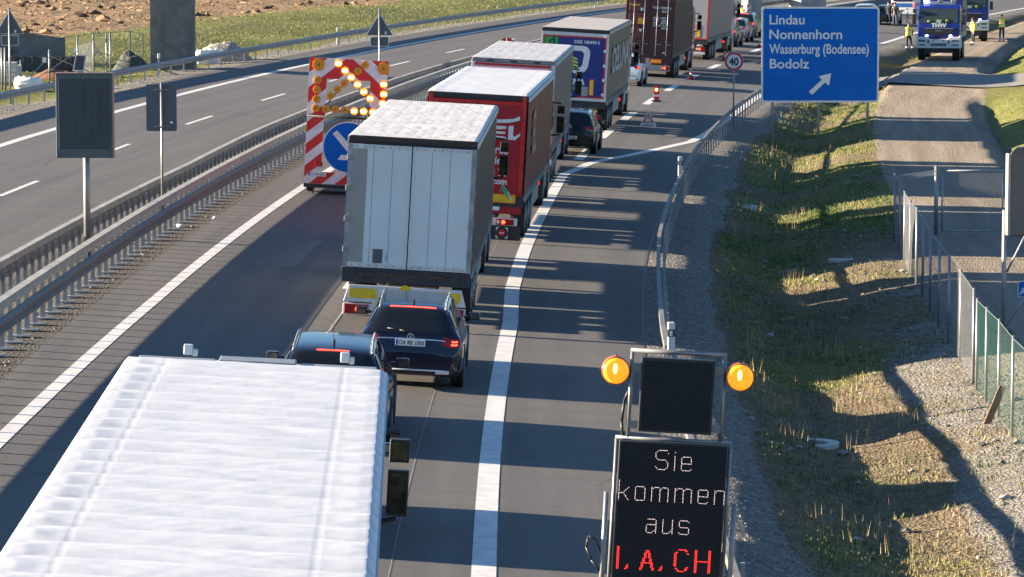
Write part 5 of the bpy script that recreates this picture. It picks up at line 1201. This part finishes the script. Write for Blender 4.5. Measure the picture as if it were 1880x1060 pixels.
# ---------------- emergency vehicles ----------------
def eplace(name, label, cat, px, z, yaw, group=None):
    x = (px-940)/F*z; return thing(name, label, cat, (x, z, GXY(x, z)), (0, 0, -yaw), group)
def bigwheel(R, x, y, r, w_, sg): return wheel('wheel', R, x, y, r, w_, sg)
def rescue_truck(label, px, z, yaw, tarp, txt=True):
    R = eplace('rescue_truck', label, 'truck', px, z, yaw, 'blue rescue lorries on the gravel road')
    W = 2.4; h = W/2
    m = MB(); pr = [(0, 1.30), (-.02, 1.9), (.06, 2.2), (.35, 3.05), (.5, 3.18), (2.0, 3.2), (2.05, 1.2), (.9, 1.15), (.85, 1.3)]
    m.poly([(-h, a, b) for a, b in pr], (W, 0, 0)); cab = m.obj('cab', 'thw', R, bevel=.06)
    m = MB(); m.poly([(-h+.13, .05, 2.16), (-h+.13, .325, 2.98), (-h+.13, .345, 2.98), (-h+.13, .07, 2.16)], (W-.26, 0, 0)); ws = m.obj('windscreen', mat('greenish windscreen', (.035,.05,.05), .08), cab)
    ws.location = (0, -.022, 0)
    m = MB(); m.box((0, .06, 2.27), (.34, .02, .22)); m.ball((-.55, .1, 2.25), .12, (1,.5,.8)); m.ball((.48, .1, 2.27), .12, (1,.5,1)); split(m.obj('dashboard_item', mat('muted yellow helmet', (.16,.17,.03), .5), ws)); m = MB(); m.box((0, .02, 2.27), (.26, .02, .16)); m.obj('paper_sheet', mat('pale green sheet', (.35,.55,.45), .5), ws)
    m = MB(); m.xz([(-.75,1.52),(.75,1.52),(.85,1.82),(-.85,1.82)], -.03, .03); g = m.obj('grille', 'black', cab)
    m = MB(); m.rng(-.82, .82, -.075, -.03, 1.83, 1.875); m.obj('chrome_bar', 'galv', cab)
    if txt: text('THW', 'rwhite', cab, (0, -.035, 1.93), .31, 1.15, .016, align='CENTER'); text('MAN', 'galv', g, (0, -.062, 1.68), .13, 1.3, .004, align='CENTER'); text('10M 24/54', 'rwhite', cab, (-1.0, .285, 2.84), .12, 1, .002, rot=(PI/2-.33,0,0))
    m = MB(); m.xz([(-h-.06,.72),(h+.06,.72),(h+.06,1.38),(.62,1.38),(.5,1.26),(-.5,1.26),(-.62,1.38),(-h-.06,1.38)], -.02, .16); bp = m.obj('bumper', 'white', R, bevel=.04)
    m = MB(); m.rng(-.45, .45, -.2, -.17, .86, 1.0); m.rng(-.3, .3, -.19, -.178, 1.1, 1.22)
    for sg in (-1, 1):
        m.rng(sg*.95-.2, sg*.95+.2, -.2, -.178, 1.10, 1.22); m.rng(sg*.95-.2, sg*.95+.2, -.2, -.178, .88, .95); m.rng(sg*.58-.05, sg*.58+.05, -.2, -.178, 1.0, 1.2)
    m.obj('lamp_recess', 'signback', bp)
    m = MB(); m.box((0, -.195, 1.14), (.5, .01, .1)); m.obj('number_plate', 'plate', bp)
    for sg in (-1, 1):
        m = MB(); m.ball((sg*.68, -.06, 1.44), .07, (1.4,.6,.8)); m.obj('blue_flash_lamp', 'bluelit', R)
        m = MB(); m.rng(sg*(h+.02)-.06, sg*(h+.02)+.06, -.05, .9, .72, 1.45); m.obj('wing', 'white', R, bevel=.03)
        m = MB(); m.poly([(sg*(h+.004), .55, 2.2), (sg*(h+.004), .75, 2.95), (sg*(h+.004), 1.7, 2.95), (sg*(h+.004), 1.7, 2.2)], (sg*.01, 0, 0)); m.obj('side_window', 'glass', cab)
        m = MB(); m.box((sg*(h+.22), .15, 2.35), (.22, .12, .55)); m.box((sg*(h+.2), .15, 2.85), (.2, .12, .22)); m.tube([(sg*h, .3, 2.9), (sg*(h+.22), .15, 2.95)], .02); m.obj('wing_mirror', 'black', R, bevel=.03)
        for y in (.75, 4.6, 6.0): bigwheel(R, sg*(h-.22), y, .60, .42, sg)
    m = MB(); m.rng(-.8, .8, -.03, .02, .45, .75); m.rng(-.45, .45, .2, 7.4, .7, 1.1); m.rng(-1.0, 1.0, .7, .85, .5, .7); m.obj('frame', 'chassis', R)
    m = MB(); m.rng(-.9, .9, .7, 1.2, 3.2, 3.36); m.obj('roof_rack', 'white', R, bevel=.03)
    for x in (-.75, .05, .8): m = MB(); m.box((x, .75, 3.42), (.3, .3, .2)); m.obj('roof_lamp', 'bluelit' if x < 0 else 'galv', R, bevel=.03)
    m = MB(); m.rng(-1.22, 1.27, 2.25, 7.6, 1.28, 1.55); m.obj('load_bed', 'galv' if tarp else 'thw', R, bevel=.02)
    m = MB(); m.rng(-1.2, 1.25, 2.3, 7.55, 1.551, 3.85); m.obj('load_cover', mat('tan load tarpaulin', (.30,.21,.16), .7, 0, .08, 1) if tarp else 'thw', R, bevel=.04)
    m = MB(); m.rng(-1.195, 1.245, 2.27, 2.30, 1.56, 3.83); m.obj('front_panel', 'thw', R)
    if not tarp:
        for sg in (-1, 1):
            m = MB(); m.tube([(sg*1.30, 2.35, 1.2), (sg*1.30, 2.35, 3.2)], .035); m.tube([(sg*1.30, 2.85, 1.2), (sg*1.30, 2.85, 3.2)], .035)
            for k in range(8): m.tube([(sg*1.30, 2.35, 1.35+k*.24), (sg*1.30, 2.85, 1.35+k*.24)], .02)
            m.obj('ladder', 'rwhite', R)
    return R
rescue_truck('blue THW rescue lorry with tan load cover facing the camera on the gravel road', 1722, 212.5, .165, True)
rescue_truck('second blue rescue lorry parked behind the one marked THW', 1778, 244, .10, False, False)
# police van
R = eplace('police_van', 'white and blue van with a lit red lamp behind the two dark clad men', 'van', 1656, 291, .22, None)
m = MB(); pr = [(0,.35),(0,1.3),(.12,1.9),(.25,2.0),(4.0,1.98),(4.5,1.3),(5.1,1.1),(5.15,.4)]; m.poly([(-.93, a, b) for a, b in pr], (1.86,0,0)); bd_ = m.obj('body', 'white', R, bevel=.06)
m = MB(); m.rng(-.94, .94, -.012, .02, .92, 1.22); m.rng(-.943, .943, .1, 4.6, .92, 1.22); m.obj('blue_band', mat('police blue', (.02,.12,.38), .4), bd_)
m = MB(); m.poly([(-.75,.0,1.38),(.75,.0,1.38),(.7,.085,1.86),(-.7,.085,1.86)], (0,-.03,0)); m.obj('rear_window', 'glass', bd_)
m = MB(); m.box((.85, -.01, 1.12), (.12, .05, .3)); m.obj('tail_lamp', 'brake', R); m = MB(); m.box((-.85, -.01, 1.12), (.12, .05, .3)); m.obj('tail_lamp', 'redlamp', R)
m = MB(); m.box((0, -.01, .8), (.52, .02, .11)); m.obj('number_plate', 'plate', R)
for sg in (-1, 1):
    for y in (.9, 4.2): wheel('wheel', R, sg*.83, y, .33, .22, sg)
def xcar(label, px, z, col, yaw, base=HAT, brake=False, L=4.3):
    x = (px-940)/F*z; Car('car', label, 0, z, base, L, 1.8, 1.48, col, yaw, 'cars of the emergency services', brake=brake, roll=False, loc=(x, z, GXY(x, z)))
xcar('black car beside the two dark clad men, half hidden by the blue sign', 1622, 276, (.015,.016,.018), .22)
xcar('pale blue car whose roof shows above the blue sign', 1583, 276, (.40,.52,.62), .22)

# ---------------- people ----------------
def person(label, px, feet_y, pose, facing, top, legs='navy', vest=None, z=None, group=None):
    """facing 0 = away from the camera, PI = towards it (body built facing +Y)"""
    p = P(px, feet_y) if z is None else Vector(((px-940)/F*z, z, GXY((px-940)/F*z, z)))
    R = thing('person', label, 'person', p, (0, 0, facing), group)
    J = dict(pel=(0,0,.96), sp=(0,.01,1.18), ch=(0,0,1.38), nk=(0,0,1.52), hd=(0,.02,1.64), ht=(0,.01,1.73))
    rad = dict(pel=(.15,.11), sp=(.135,.10), ch=(.17,.11), nk=(.055,.055), hd=(.082,.10), ht=(.055,.07))
    E = [('pel','sp'),('sp','ch'),('ch','nk'),('nk','hd'),('hd','ht')]
    J['nose'] = (0,.125,1.625); rad['nose'] = (.014,.014); E.append(('hd','nose'))
    for sg, n in ((-1,'l'),(1,'r')):
        A, Fo, lg = pose[n]
        sh = (sg*.19,0,1.43); el = tuple(a+b for a, b in zip(sh, A)); wr = tuple(a+b for a, b in zip(el, Fo)); d = Vector(Fo).normalized()
        J['sh'+n] = sh; J['el'+n] = el; J['wr'+n] = wr; rad['sh'+n] = (.065,.065); rad['el'+n] = (.048,.048); rad['wr'+n] = (.032,.034)
        pm_ = tuple(Vector(wr)+d*.07); J['pm'+n] = pm_; rad['pm'+n] = (.038,.02)
        E += [('ch','sh'+n),('sh'+n,'el'+n),('el'+n,'wr'+n),('wr'+n,'pm'+n)]
        sd = d.orthogonal().normalized()
        for i, (o_, l_) in enumerate(((-.028,.085),(-.01,.095),(.01,.09),(.028,.07))):
            a = Vector(pm_)+d*.03+sd*o_; b = a+d*l_*.8+Vector((0,.012,0)); J[f'f{i}{n}'] = tuple(b); rad[f'f{i}{n}'] = (.009,.009); E.append(('pm'+n, f'f{i}{n}'))
        J['th'+n] = tuple(Vector(wr)+d*.06-sd*.05); rad['th'+n] = (.011,.011); E.append(('wr'+n,'th'+n))
        hp = (sg*.10,0,.90); kn = (sg*.11+lg[0]*.5, lg[1], .50); an = (sg*.12+lg[0], lg[2], .09); to = (an[0]+sg*.03, an[1]+.17, .04)
        J['hp'+n] = hp; J['kn'+n] = kn; J['an'+n] = an; J['to'+n] = to; rad['hp'+n] = (.095,.10); rad['kn'+n] = (.068,.07); rad['an'+n] = (.05,.055); rad['to'+n] = (.045,.035)
        E += [('pel','hp'+n),('hp'+n,'kn'+n),('kn'+n,'an'+n),('an'+n,'to'+n)]
    ks = list(J); me = bpy.data.meshes.new('body'); me.from_pydata([J[k] for k in ks], [(ks.index(a), ks.index(b)) for a, b in E], [])
    o = bpy.data.objects.new('body', me); COL.objects.link(o); sk = o.modifiers.new('skin', 'SKIN'); sk.use_smooth_shade = True
    for v, k in zip(me.skin_vertices[0].data, ks): v.radius = rad[k]; v.use_root = k == 'pel'
    o.modifiers.new('sub', 'SUBSURF').levels = 1; o.modifiers['sub'].render_levels = 1
    dg = bpy.context.evaluated_depsgraph_get(); em = bpy.data.meshes.new_from_object(o.evaluated_get(dg)); bpy.data.objects.remove(o)
    em.name = 'body'; em.materials.clear()
    for k in ('skin', top, legs, 'boots'): em.materials.append(mt(k))
    hw = [Vector(J['pm'+n]) for n in 'lr']
    for f in em.polygons:
        c = f.center
        f.material_index = 0 if c.z > 1.52 or min((c-h_).length for h_ in hw) < .13 else (3 if c.z < .16 else (2 if c.z < .97 else 1))
        f.use_smooth = True
    b = bpy.data.objects.new('body', em); COL.objects.link(b); b.parent = R
    m = MB(); m.ball((0, -.005, 1.70), .105, (.95, 1.12, .95)); 
    for v in m.b.verts:
        if v.co.z < 1.665: v.co.z = 1.665
        if v.co.y > .085 and v.co.z < 1.72: v.co.y = .085
    m.obj('hair', 'hair', R)
    m = MB(); m.ball((-.033, .108, 1.655), .011); m.ball((.033, .108, 1.655), .011); split(m.obj('eye', 'black', R)); m = MB(); m.box((0, .112, 1.585), (.045, .012, .010)); m.obj('mouth', mat('lips', (.35,.12,.10)), R)
    if vest:
        g = []
        for k in range(9):
            z_ = .95+.50*k/8; wx = .205+.012*math.sin(k)+(.015 if k > 5 else 0); wy = .148; row = []
            for i in range(25): a = 2*PI*i/24; row.append((wx*math.copysign(abs(math.cos(a))**.8, math.cos(a)), wy*math.copysign(abs(math.sin(a))**.8, math.sin(a)), z_))
            g.append(row)
        m = MB(); m.grid(g); m.grid([[(x*(1-.25*t), y*(1-.4*t), 1.45+.05*t) for x, y, _ in g[-1]] for t in (0, .5, 1)]); v = m.obj('vest', vest, R)
        m = MB()
        for z_ in (1.05, 1.2): m.grid([[(x*1.02, y*1.03, z_+d_) for x, y, _ in g[3]] for d_ in (0, .05)])
        split(m.obj('reflective_band', 'refl', v)); m = MB(); m.rng(-.12, .12, -.165, -.150, 1.26, 1.36); m.rng(-.12, .12, .150, .165, 1.26, 1.36); split(m.obj('orange_panel', 'vesto', v))
        m = MB()
        for n in 'lr': a = Vector(J['an'+n]); m.cyl(a+Vector((0,0,.07)), a+Vector((0,0,.15)), .085, 14)
        split(m.obj('leg_band', 'refl', R))
    return R
rel = ((-.05,.0,-.28), (-.02,.06,-.26), (0,0,0)); relr = ((.05,.0,-.28), (.02,.06,-.26), (0,0,0))
fwd = ((-.06,.08,-.26), (.10,.20,.06), (0,0,0)); fwdr = ((.06,.08,-.26), (-.10,.20,.06), (0,0,0))
person('man seen from behind in a yellow safety vest beside the blue THW lorry', 1668, 93, dict(l=rel, r=((.08,.02,-.27),(.0,.14,-.2),(.16,.12,.04))), .15, 'navy', vest='vesty')
person('person in a yellow green vest facing the camera on the gravel road at far right', 1839, 77, dict(l=fwd, r=fwdr), PI-.1, 'navy', vest=mat('lime safety vest', (.42,.66,.10), .7))
person('person in a yellow vest standing between the two blue rescue lorries', 1786, 84, dict(l=rel, r=fwdr), PI*.6, 'vesty', vest='vesty')
person('left one of two dark clad men by the black car', 1631, 47, dict(l=rel, r=fwdr), -.6, 'navy', legs='navy')
person('dark clad man in blue jeans nearer the white van', 1643, 49, dict(l=rel, r=((.12,.02,-.24),(.12,.1,-.16),(0,0,0))), -.4, 'black', legs=mat('blue jeans', (.05,.08,.14), .8))
person('person in a lime and orange vest beyond the row of three cars', 1361, 40, dict(l=fwd, r=fwdr), PI*.8, 'vesty', vest='vesty', z=250)
p = P(1666, 46); s_, z_ = ST(p.x, p.y); delineator(s_, z_, 'delineator post just beyond the man in the yellow vest')

# ---------------- building yard on the left ----------------
def gat(px, py): return P(px, py)
p = gat(120, 112); q_ = gat(-260, 96)
R = thing('concrete_wall', 'low grey concrete wall with a sloping top at the left edge of the yard', 'wall', p)
m = MB(); L_ = -9; m.xz([(0,-.2),(0,1.15),(L_*.45,1.75),(L_*1.2,2.1),(L_*1.2,-.2)], .1, .22); m.xz([(-2.75,-.1),(-2.70,-.1),(-2.70,1.5),(-2.75,1.5)], -.121, .01); m.obj('wall_panel', mat('mid grey concrete', (.17,.165,.16), .85, 0, .25, 1.2), R, bevel=.02)
m = MB(); m.box((-5.2, -.22, .55), (5.4, .12, .12)); m.obj('timber', 'wood', R)
p = gat(150, 141); R = thing('dark_fence', 'dark covered site fence in front of the concrete wall', 'fence', p)
m = MB(); m.grid([[(-4.6+x*.155+.0*j, .03*math.sin(x*2.1), j) for x in range(30)] for j in (-.1, 1.0)]); o = m.obj('cover_sheet', mat('brown black sheet', (.045,.038,.032), .8, 0, .3, 5), R); q_ = o.modifiers.new('t', 'SOLIDIFY'); q_.thickness = .03
m = MB()
for x in range(42): m.box((-4.4+x*.065, -.06, .55), (.012, .012, .95))
m.obj('bars', 'steelblue', R)
R0 = gat(91, 152)
R = thing('site_fence', 'galvanised fence posts with long sloping braces around the yard', 'fence', R0)
def L2(px, py, h=0): q_ = gat(px, py)-R0; return q_+Vector((0,0,h))
PZ = [(91,152,1.55), (143,150,2.1), (172,141,2.1), (196,141,2.1), (203,141,2.15), (4,166,1.9), (10,166,1.9), (38,150,1.0)]
for a, b, h in PZ: q_ = L2(a, b); m = MB(); m.cyl(q_, q_+Vector((0,0,h)), .045 if h > 1.2 else .03, 8); m.obj('post', 'galv', R)
for (a, b, h), (c, d, k) in (((91,152,1.2),(44,156,.1)), ((143,150,1.45),(60,154,.1)), ((91,152,1.25),(190,146,.1)), ((172,141,1.9),(135,150,.2)), ((172,141,1.3),(230,134,.2)), ((196,141,1.9),(172,141,1.0)), ((172,141,1.7),(200,141,.1)), ((203,141,.9),(255,128,.3))):
    m = MB(); m.cyl(L2(a,b,h), L2(c,d,k), .025, 6); m.obj('brace', 'galv', R)
m = MB(); link(m, L2(143,150), L2(172,141), 0, 0, 1.7, .12, .0028); link(m, L2(172,141), L2(203,141), 0, 0, 1.9, .10, .0028); m.obj('wire_mesh', wire_grey, R)
m = MB(); q_ = L2(82,152,1.05); m.box(q_, (.17, .02, .26)); q_ = L2(139,150,1.5); m.box(q_, (.12, .02, .22)); split(m.obj('notice', 'plate', R))
g0 = gat(170, 108)
R = thing('field_fence', 'thin dark posts and wire at the edge of the brushwood field', 'fence', g0)
for a, b, h in ((170,108,1.3),(239,106,1.45),(262,104,1.2),(116,112,1.2)): q_ = gat(a,b)-g0; m = MB(); m.cyl(q_, q_+Vector((0,0,h)), .045, 6); m.obj('post', 'signback', R)
m = MB(); m.tube([gat(116,112)-g0+Vector((0,0,1.2)), Vector((0,0,1.3)), gat(239,106)-g0+Vector((0,0,1.4)), gat(262,104)-g0+Vector((0,0,1.2))], .014, 5); m.obj('top_wire', 'signback', R)
def heap(name, label, cat, px, py, w_, h_, mt_, seed, kind=None, group=None, d=.7):
    p = gat(px, py); m = MB(); g = []
    for j in range(19):
        row = []
        for i in range(25):
            a = 2*PI*i/24; r = j/18; q_ = noise.noise(Vector((math.cos(a)*r*2+seed, math.sin(a)*r*2, seed)))
            z_ = h_*(1-r*r)*(1+.35*q_)+.10*h_*noise.noise(Vector((math.cos(a)*r*9, math.sin(a)*r*9, seed)))
            row.append((math.cos(a)*r*w_*(1+.15*q_), math.sin(a)*r*w_*d, max(-.1, z_-.02) if j < 18 else -.15))
        g.append(row)
    m.grid(g); o = m.obj(name, mt_, recalc=True); o.location = p; tag(o, label, cat, group, kind); return o
stone_m = mat('rubble stone', (.24,.225,.20), .9, 0, .45, 7, 1, 12); dark_m = mat('dark rubble', (.055,.06,.06), .9, 0, .5, 7, 1, 12)
heap('rubble_heap', 'pale rubble heap right of the bridge pier behind the rail', 'heap', 410, 112, 1.75, 1.0, stone_m, 3, group='heaps beside the pier')
heap('rubble_heap', 'dark rubble heap with a sloping sheet left of the bridge pier', 'heap', 240, 131, 1.0, .95, dark_m, 8, group='heaps beside the pier')
heap('earth_heap', 'red brown earth heap behind the message sign solar panel', 'heap', 105, 148, 1.6, .5, mat('red brown earth', (.17,.075,.035), .9, 0, .4, 5, 1, 9), 5)
def bag(px, py, w_, h_, label, seed):
    p = gat(px, py); m = MB(); g = []
    for j in range(13):
        row = []; t = j/12
        for i in range(29):
            a = 2*PI*i/28; r = w_*(1+.10*math.sin(PI*t))*(1 if t < .9 else .82)*(1+.06*noise.noise(Vector((math.cos(a)*2, math.sin(a)*2, t*4+seed))))
            ca, sa = math.cos(a), math.sin(a); k = 1/max(abs(ca), abs(sa))**.55
            row.append((r*ca*k, r*sa*k, h_*t+.16*noise.noise(Vector((ca*3, sa*3, seed)))*t))
        g.append(row)
    g.append([(x*.55, y*.55, h_*.93) for x, y, _ in g[-1]]); g.append([(x*.02, y*.02, h_*.95) for x, y, _ in g[-1]])
    m.grid(g); o = m.obj('bulk_bag', 'bag', recalc=True); o.location = p; tag(o, label, 'bulk bag', 'white bulk bags')
    q = MB(); q.tube([(-w_*.6, -w_*.6, h_), (-w_*.3, -w_*.5, h_+.12), (0, -w_*.5, h_)], .018, 6); q.obj('lifting_strap', 'black', o)
bag(52, 163, .58, .50, 'slumped white bulk bag behind the left rail near the triangular sign', 1); bag(372, 118, .36, .75, 'left white bulk bag beside the pier', 2); bag(392, 117, .36, .78, 'right white bulk bag beside the pier', 3)
for k, (px, py, n, w_) in enumerate(((12, 156, 4, .95), (25, 152, 3, .7))):
    R = thing('block_stack', ('taller' if k == 0 else 'smaller')+' stack of pale blocks on a pallet at the left edge', 'block stack', gat(px, py), group='stacks of pale blocks')
    m = MB(); m.box((0,0,.07), (w_, .8, .12)); m.obj('pallet', 'wood', R)
    m = MB()
    for a in range(n):
        for b in range(4): m.box((-w_/2+w_*(b+.5)/4, 0, .24+a*.23), (w_/4-.02, .76, .21))
    m.obj('blocks', mat('pale block', (.40,.40,.39), .8, 0, .15, 4), R)

# ---------------- scattered small stuff ----------------
def scatter_mesh(name, V, F_, m, tint=None, kind='stuff', label=None):
    me = bpy.data.meshes.new(name); me.from_pydata(V.tolist() if hasattr(V, 'tolist') else V, [], F_.tolist() if hasattr(F_, 'tolist') else F_)
    me.materials.append(m)
    if tint is not None:
        ca = me.color_attributes.new('tint', 'FLOAT_COLOR', 'POINT'); ca.data.foreach_set('color', tint.astype(np.float32).ravel())
    o = bpy.data.objects.new(name, me); COL.objects.link(o); o['kind'] = kind
    if label: o['label'] = label
    return o
def tint_mat(name, a, b, rough=.8, trans=0):
    m = bpy.data.materials.new(name); m.use_nodes = True; t = m.node_tree; bs = t.nodes['Principled BSDF']
    at = t.nodes.new('ShaderNodeAttribute'); at.attribute_name = 'tint'; sp = t.nodes.new('ShaderNodeSeparateColor'); t.links.new(at.outputs['Color'], sp.inputs[0])
    c = node_mix(t, a, b, sp.outputs[0]); dk = node_mix(t, (0,0,0), c, 1.0); mm = t.nodes.new('ShaderNodeMix'); mm.data_type = 'RGBA'; mm.blend_type = 'MULTIPLY'; mm.inputs[0].default_value = 1
    t.links.new(c, mm.inputs[6]); t.links.new(at.outputs['Color'], mm.inputs[7]); 
    g = t.nodes.new('ShaderNodeCombineColor'); 
    for i in range(3): t.links.new(sp.outputs[1], g.inputs[i])
    t.links.new(g.outputs[0], mm.inputs[7]); t.links.new(mm.outputs[2], bs.inputs['Base Color']); bs.inputs['Roughness'].default_value = rough
    return m
def sample(n, s0, s1, z0, z1, want, pw=1.0):
    """random ground points; want(s,z,x,y,zone) -> probability"""
    out = []; t = 0
    while len(out) < n and t < n*12:
        t += 1; z = z0+(z1-z0)*random.random()**pw; a = s0(z) if callable(s0) else s0; b = s1(z) if callable(s1) else s1; s = a+(b-a)*random.random(); x, y = XY(s, z)
        if random.random() < want(s, z, x, y, zones(s, z, x, y)): out.append((x, y, G(s, z), s, z))
    return out
def blades(name, pts, h0, h1, wd, m, per=6, spread=.09, lean=.5, tf=lambda s, z: random.random(), label=None):
    n = len(pts)*per; V = np.zeros((n*3, 3)); T = np.ones((n*3, 4)); k = 0
    for x, y, zz, s, z in pts:
        tt = tf(s, z); hs = h0+(h1-h0)*random.random()
        for _ in range(per):
            a = random.random()*2*PI; bx = x+random.gauss(0, spread); by = y+random.gauss(0, spread); h = hs*(.6+.6*random.random()); l = lean*h*random.random(); b = random.random()*2*PI
            w2 = wd*(.6+.8*random.random())
            V[k] = (bx-math.cos(a)*w2, by-math.sin(a)*w2, zz-.03); V[k+1] = (bx+math.cos(a)*w2, by+math.sin(a)*w2, zz-.03); V[k+2] = (bx+math.cos(b)*l, by+math.sin(b)*l, zz+h)
            br = .65+.6*random.random(); T[k:k+3, 0] = min(1, max(0, tt+random.gauss(0, .18))); T[k:k+3, 1] = br; k += 3
    return scatter_mesh(name, V, np.arange(n*3).reshape(-1, 3), m, T, label=label)
gm = tint_mat('grass blades', (.05,.105,.014), (.31,.25,.12)); dm = tint_mat('dry stalks', (.30,.20,.10), (.46,.36,.20))
tf = lambda s, z: max(0, min(1, .30+1.2*noise.noise(Vector((s*.7, z*.25, 4)))))
pts = sample(10000, lambda z: rail(z)+.9, lambda z: 10.1, 44, 112, lambda s, z, x, y, q: q[1]*(1-q[0]*.85))
pts += sample(7000, lambda z: rail(z)+.9, lambda z: 10.2, 112, 200, lambda s, z, x, y, q: q[1]*(1-q[0]*.85))
pts += sample(5000, lambda z: 15.4, lambda z: 30, 100, 270, lambda s, z, x, y, q: .9)
blades('verge_grass', pts, .03, .085, .012, gm, 6, .10, 1.2, tf, 'short green and straw coloured grass on the verge')
pts = sample(380, lambda z: rail(z)+1.6, lambda z: rail(z)+4.2, 44, 150, lambda s, z, x, y, q: .35 if noise.noise(Vector((s*.8, z*.16, 2))) > .05 else .02)
blades('dry_stalks', pts, .2, .45, .005, dm, 5, .10, .45, label='thin brown stalks standing in the ditch')
pts = sample(9000, lambda z: -60, lambda z: -dl(z)-8.6, 165, 345, lambda s, z, x, y, q: q[1]*(1-q[0]))
blades('field_grass', pts, .03, .08, .03, gm, 6, .4, 1.6, lambda s, z: .25+.3*random.random(), 'yellow green grass beyond the far rail')
def stones(name, pts, r0, r1, m, label):
    V = []; F_ = []; T = []; base = [(1,0,0),(-1,0,0),(0,1,0),(0,-1,0),(0,0,1),(0,0,-1),(.6,.6,.5),(-.6,.55,.5),(.55,-.6,.5),(-.6,-.6,.5)]
    fc = [(4,6,7),(4,7,9),(4,9,8),(4,8,6),(6,0,2),(6,2,7),(7,2,1),(7,1,9),(9,1,3),(9,3,8),(8,3,0),(8,0,6),(2,0,5),(1,2,5),(3,1,5),(0,3,5)]
    for x, y, zz, s, z in pts:
        r = r0+(r1-r0)*random.random()**3; a = random.random()*PI; ca, sa = math.cos(a), math.sin(a); k = len(V); sx, sy, sz = r*(.8+.6*random.random()), r*(.6+.5*random.random()), r*(.45+.4*random.random()); t = random.random(); b = .7+.6*random.random()
        for vx, vy, vz in base:
            j = .85+.3*random.random(); X, Y_ = vx*sx*j, vy*sy*j; V.append((x+X*ca-Y_*sa, y+X*sa+Y_*ca, zz+vz*sz+r*.15)); T.append((t, b, 0, 1))
        F_ += [tuple(k+i for i in f) for f in fc]
    return scatter_mesh(name, V, F_, m, np.array(T), label=label)
sm2 = tint_mat('loose stones', (.10,.098,.093), (.32,.30,.275), .85)
pts = sample(9000, lambda z: rail(z)-.38, lambda z: rail(z)+2.4, 44, 150, lambda s, z, x, y, q: q[0], 1.4)
pts += sample(6500, lambda z: rail(z)+2, lambda z: 9.8, 44, 110, lambda s, z, x, y, q: .10+q[0], 1.3)
stones('verge_stones', pts, .010, .028, sm2, 'loose grey gravel stones along the verge')
pts = sample(260, lambda z: rail(z)+1.2, lambda z: 9.6, 44, 130, lambda s, z, x, y, q: .4+q[0])
stones('larger_stones', pts, .05, .12, sm2, 'larger pale stones lying in the ditch and on the bank')
pts = sample(500, lambda z: -9.6, lambda z: -8.5, 50, 150, lambda s, z, x, y, q: 1, 1.3)
pts += sample(2500, lambda z: -dl(z)-8.6, lambda z: -dl(z)-6.5, 140, 300, lambda s, z, x, y, q: 1)
stones('median_stones', pts, .015, .05, sm2, 'loose gravel in the median strip and below the far rail')
# brushwood field: cut branches and clods lying about
V = []; F_ = []; T = []
for x, y, zz, s, z in sample(9000, lambda z: -100, lambda z: -33, 200, 420, lambda s, z, x, y, q: q[2]):
    L_ = .15+.75*random.random()**3; a = random.random()*PI*2; el = random.gauss(0, .22); d = Vector((math.cos(a), math.sin(a), math.sin(el))); u = d.cross(Vector((0,0,1))).normalized()*(.012+.03*random.random()**2); w_ = Vector((0,0,.02+.03*random.random())); p0 = Vector((x, y, zz+.04)); k = len(V)
    for q_ in (p0-u, p0+u, p0+w_): V.append(tuple(q_)); V.append(tuple(q_+d*L_))
    t = random.random(); b = .6+.7*random.random(); T += [(t, b, 0, 1)]*6
    F_ += [(k, k+1, k+5, k+4), (k+2, k+4, k+5, k+3), (k, k+2, k+3, k+1)]
scatter_mesh('brushwood', V, F_, tint_mat('brushwood', (.13,.08,.045), (.38,.27,.17), .9), np.array(T), label='cut branches and bark littering the brown field')
pts = sample(1500, lambda z: -100, lambda z: -42, 200, 420, lambda s, z, x, y, q: q[2])
stones('bark_clods', pts, .1, .5, tint_mat('bark clods', (.05,.035,.022), (.22,.14,.08), .95), 'dark clods and root stumps in the brown field')
def litter(px, py, r, m_, label):
    p = P(px, py); m = MB(); m.ball((0,0,r*.4), r, (1,.8,.5), 1)
    for v in m.b.verts: v.co *= .75+.5*random.random()
    o = m.obj('litter', m_); o.location = p; tag(o, label, 'litter')
litter(332, 418, .12, 'bag', 'crumpled white bag at the foot of the nearest median rail'); litter(394, 402, .07, 'bag', 'scrap of white paper on the asphalt near the median')
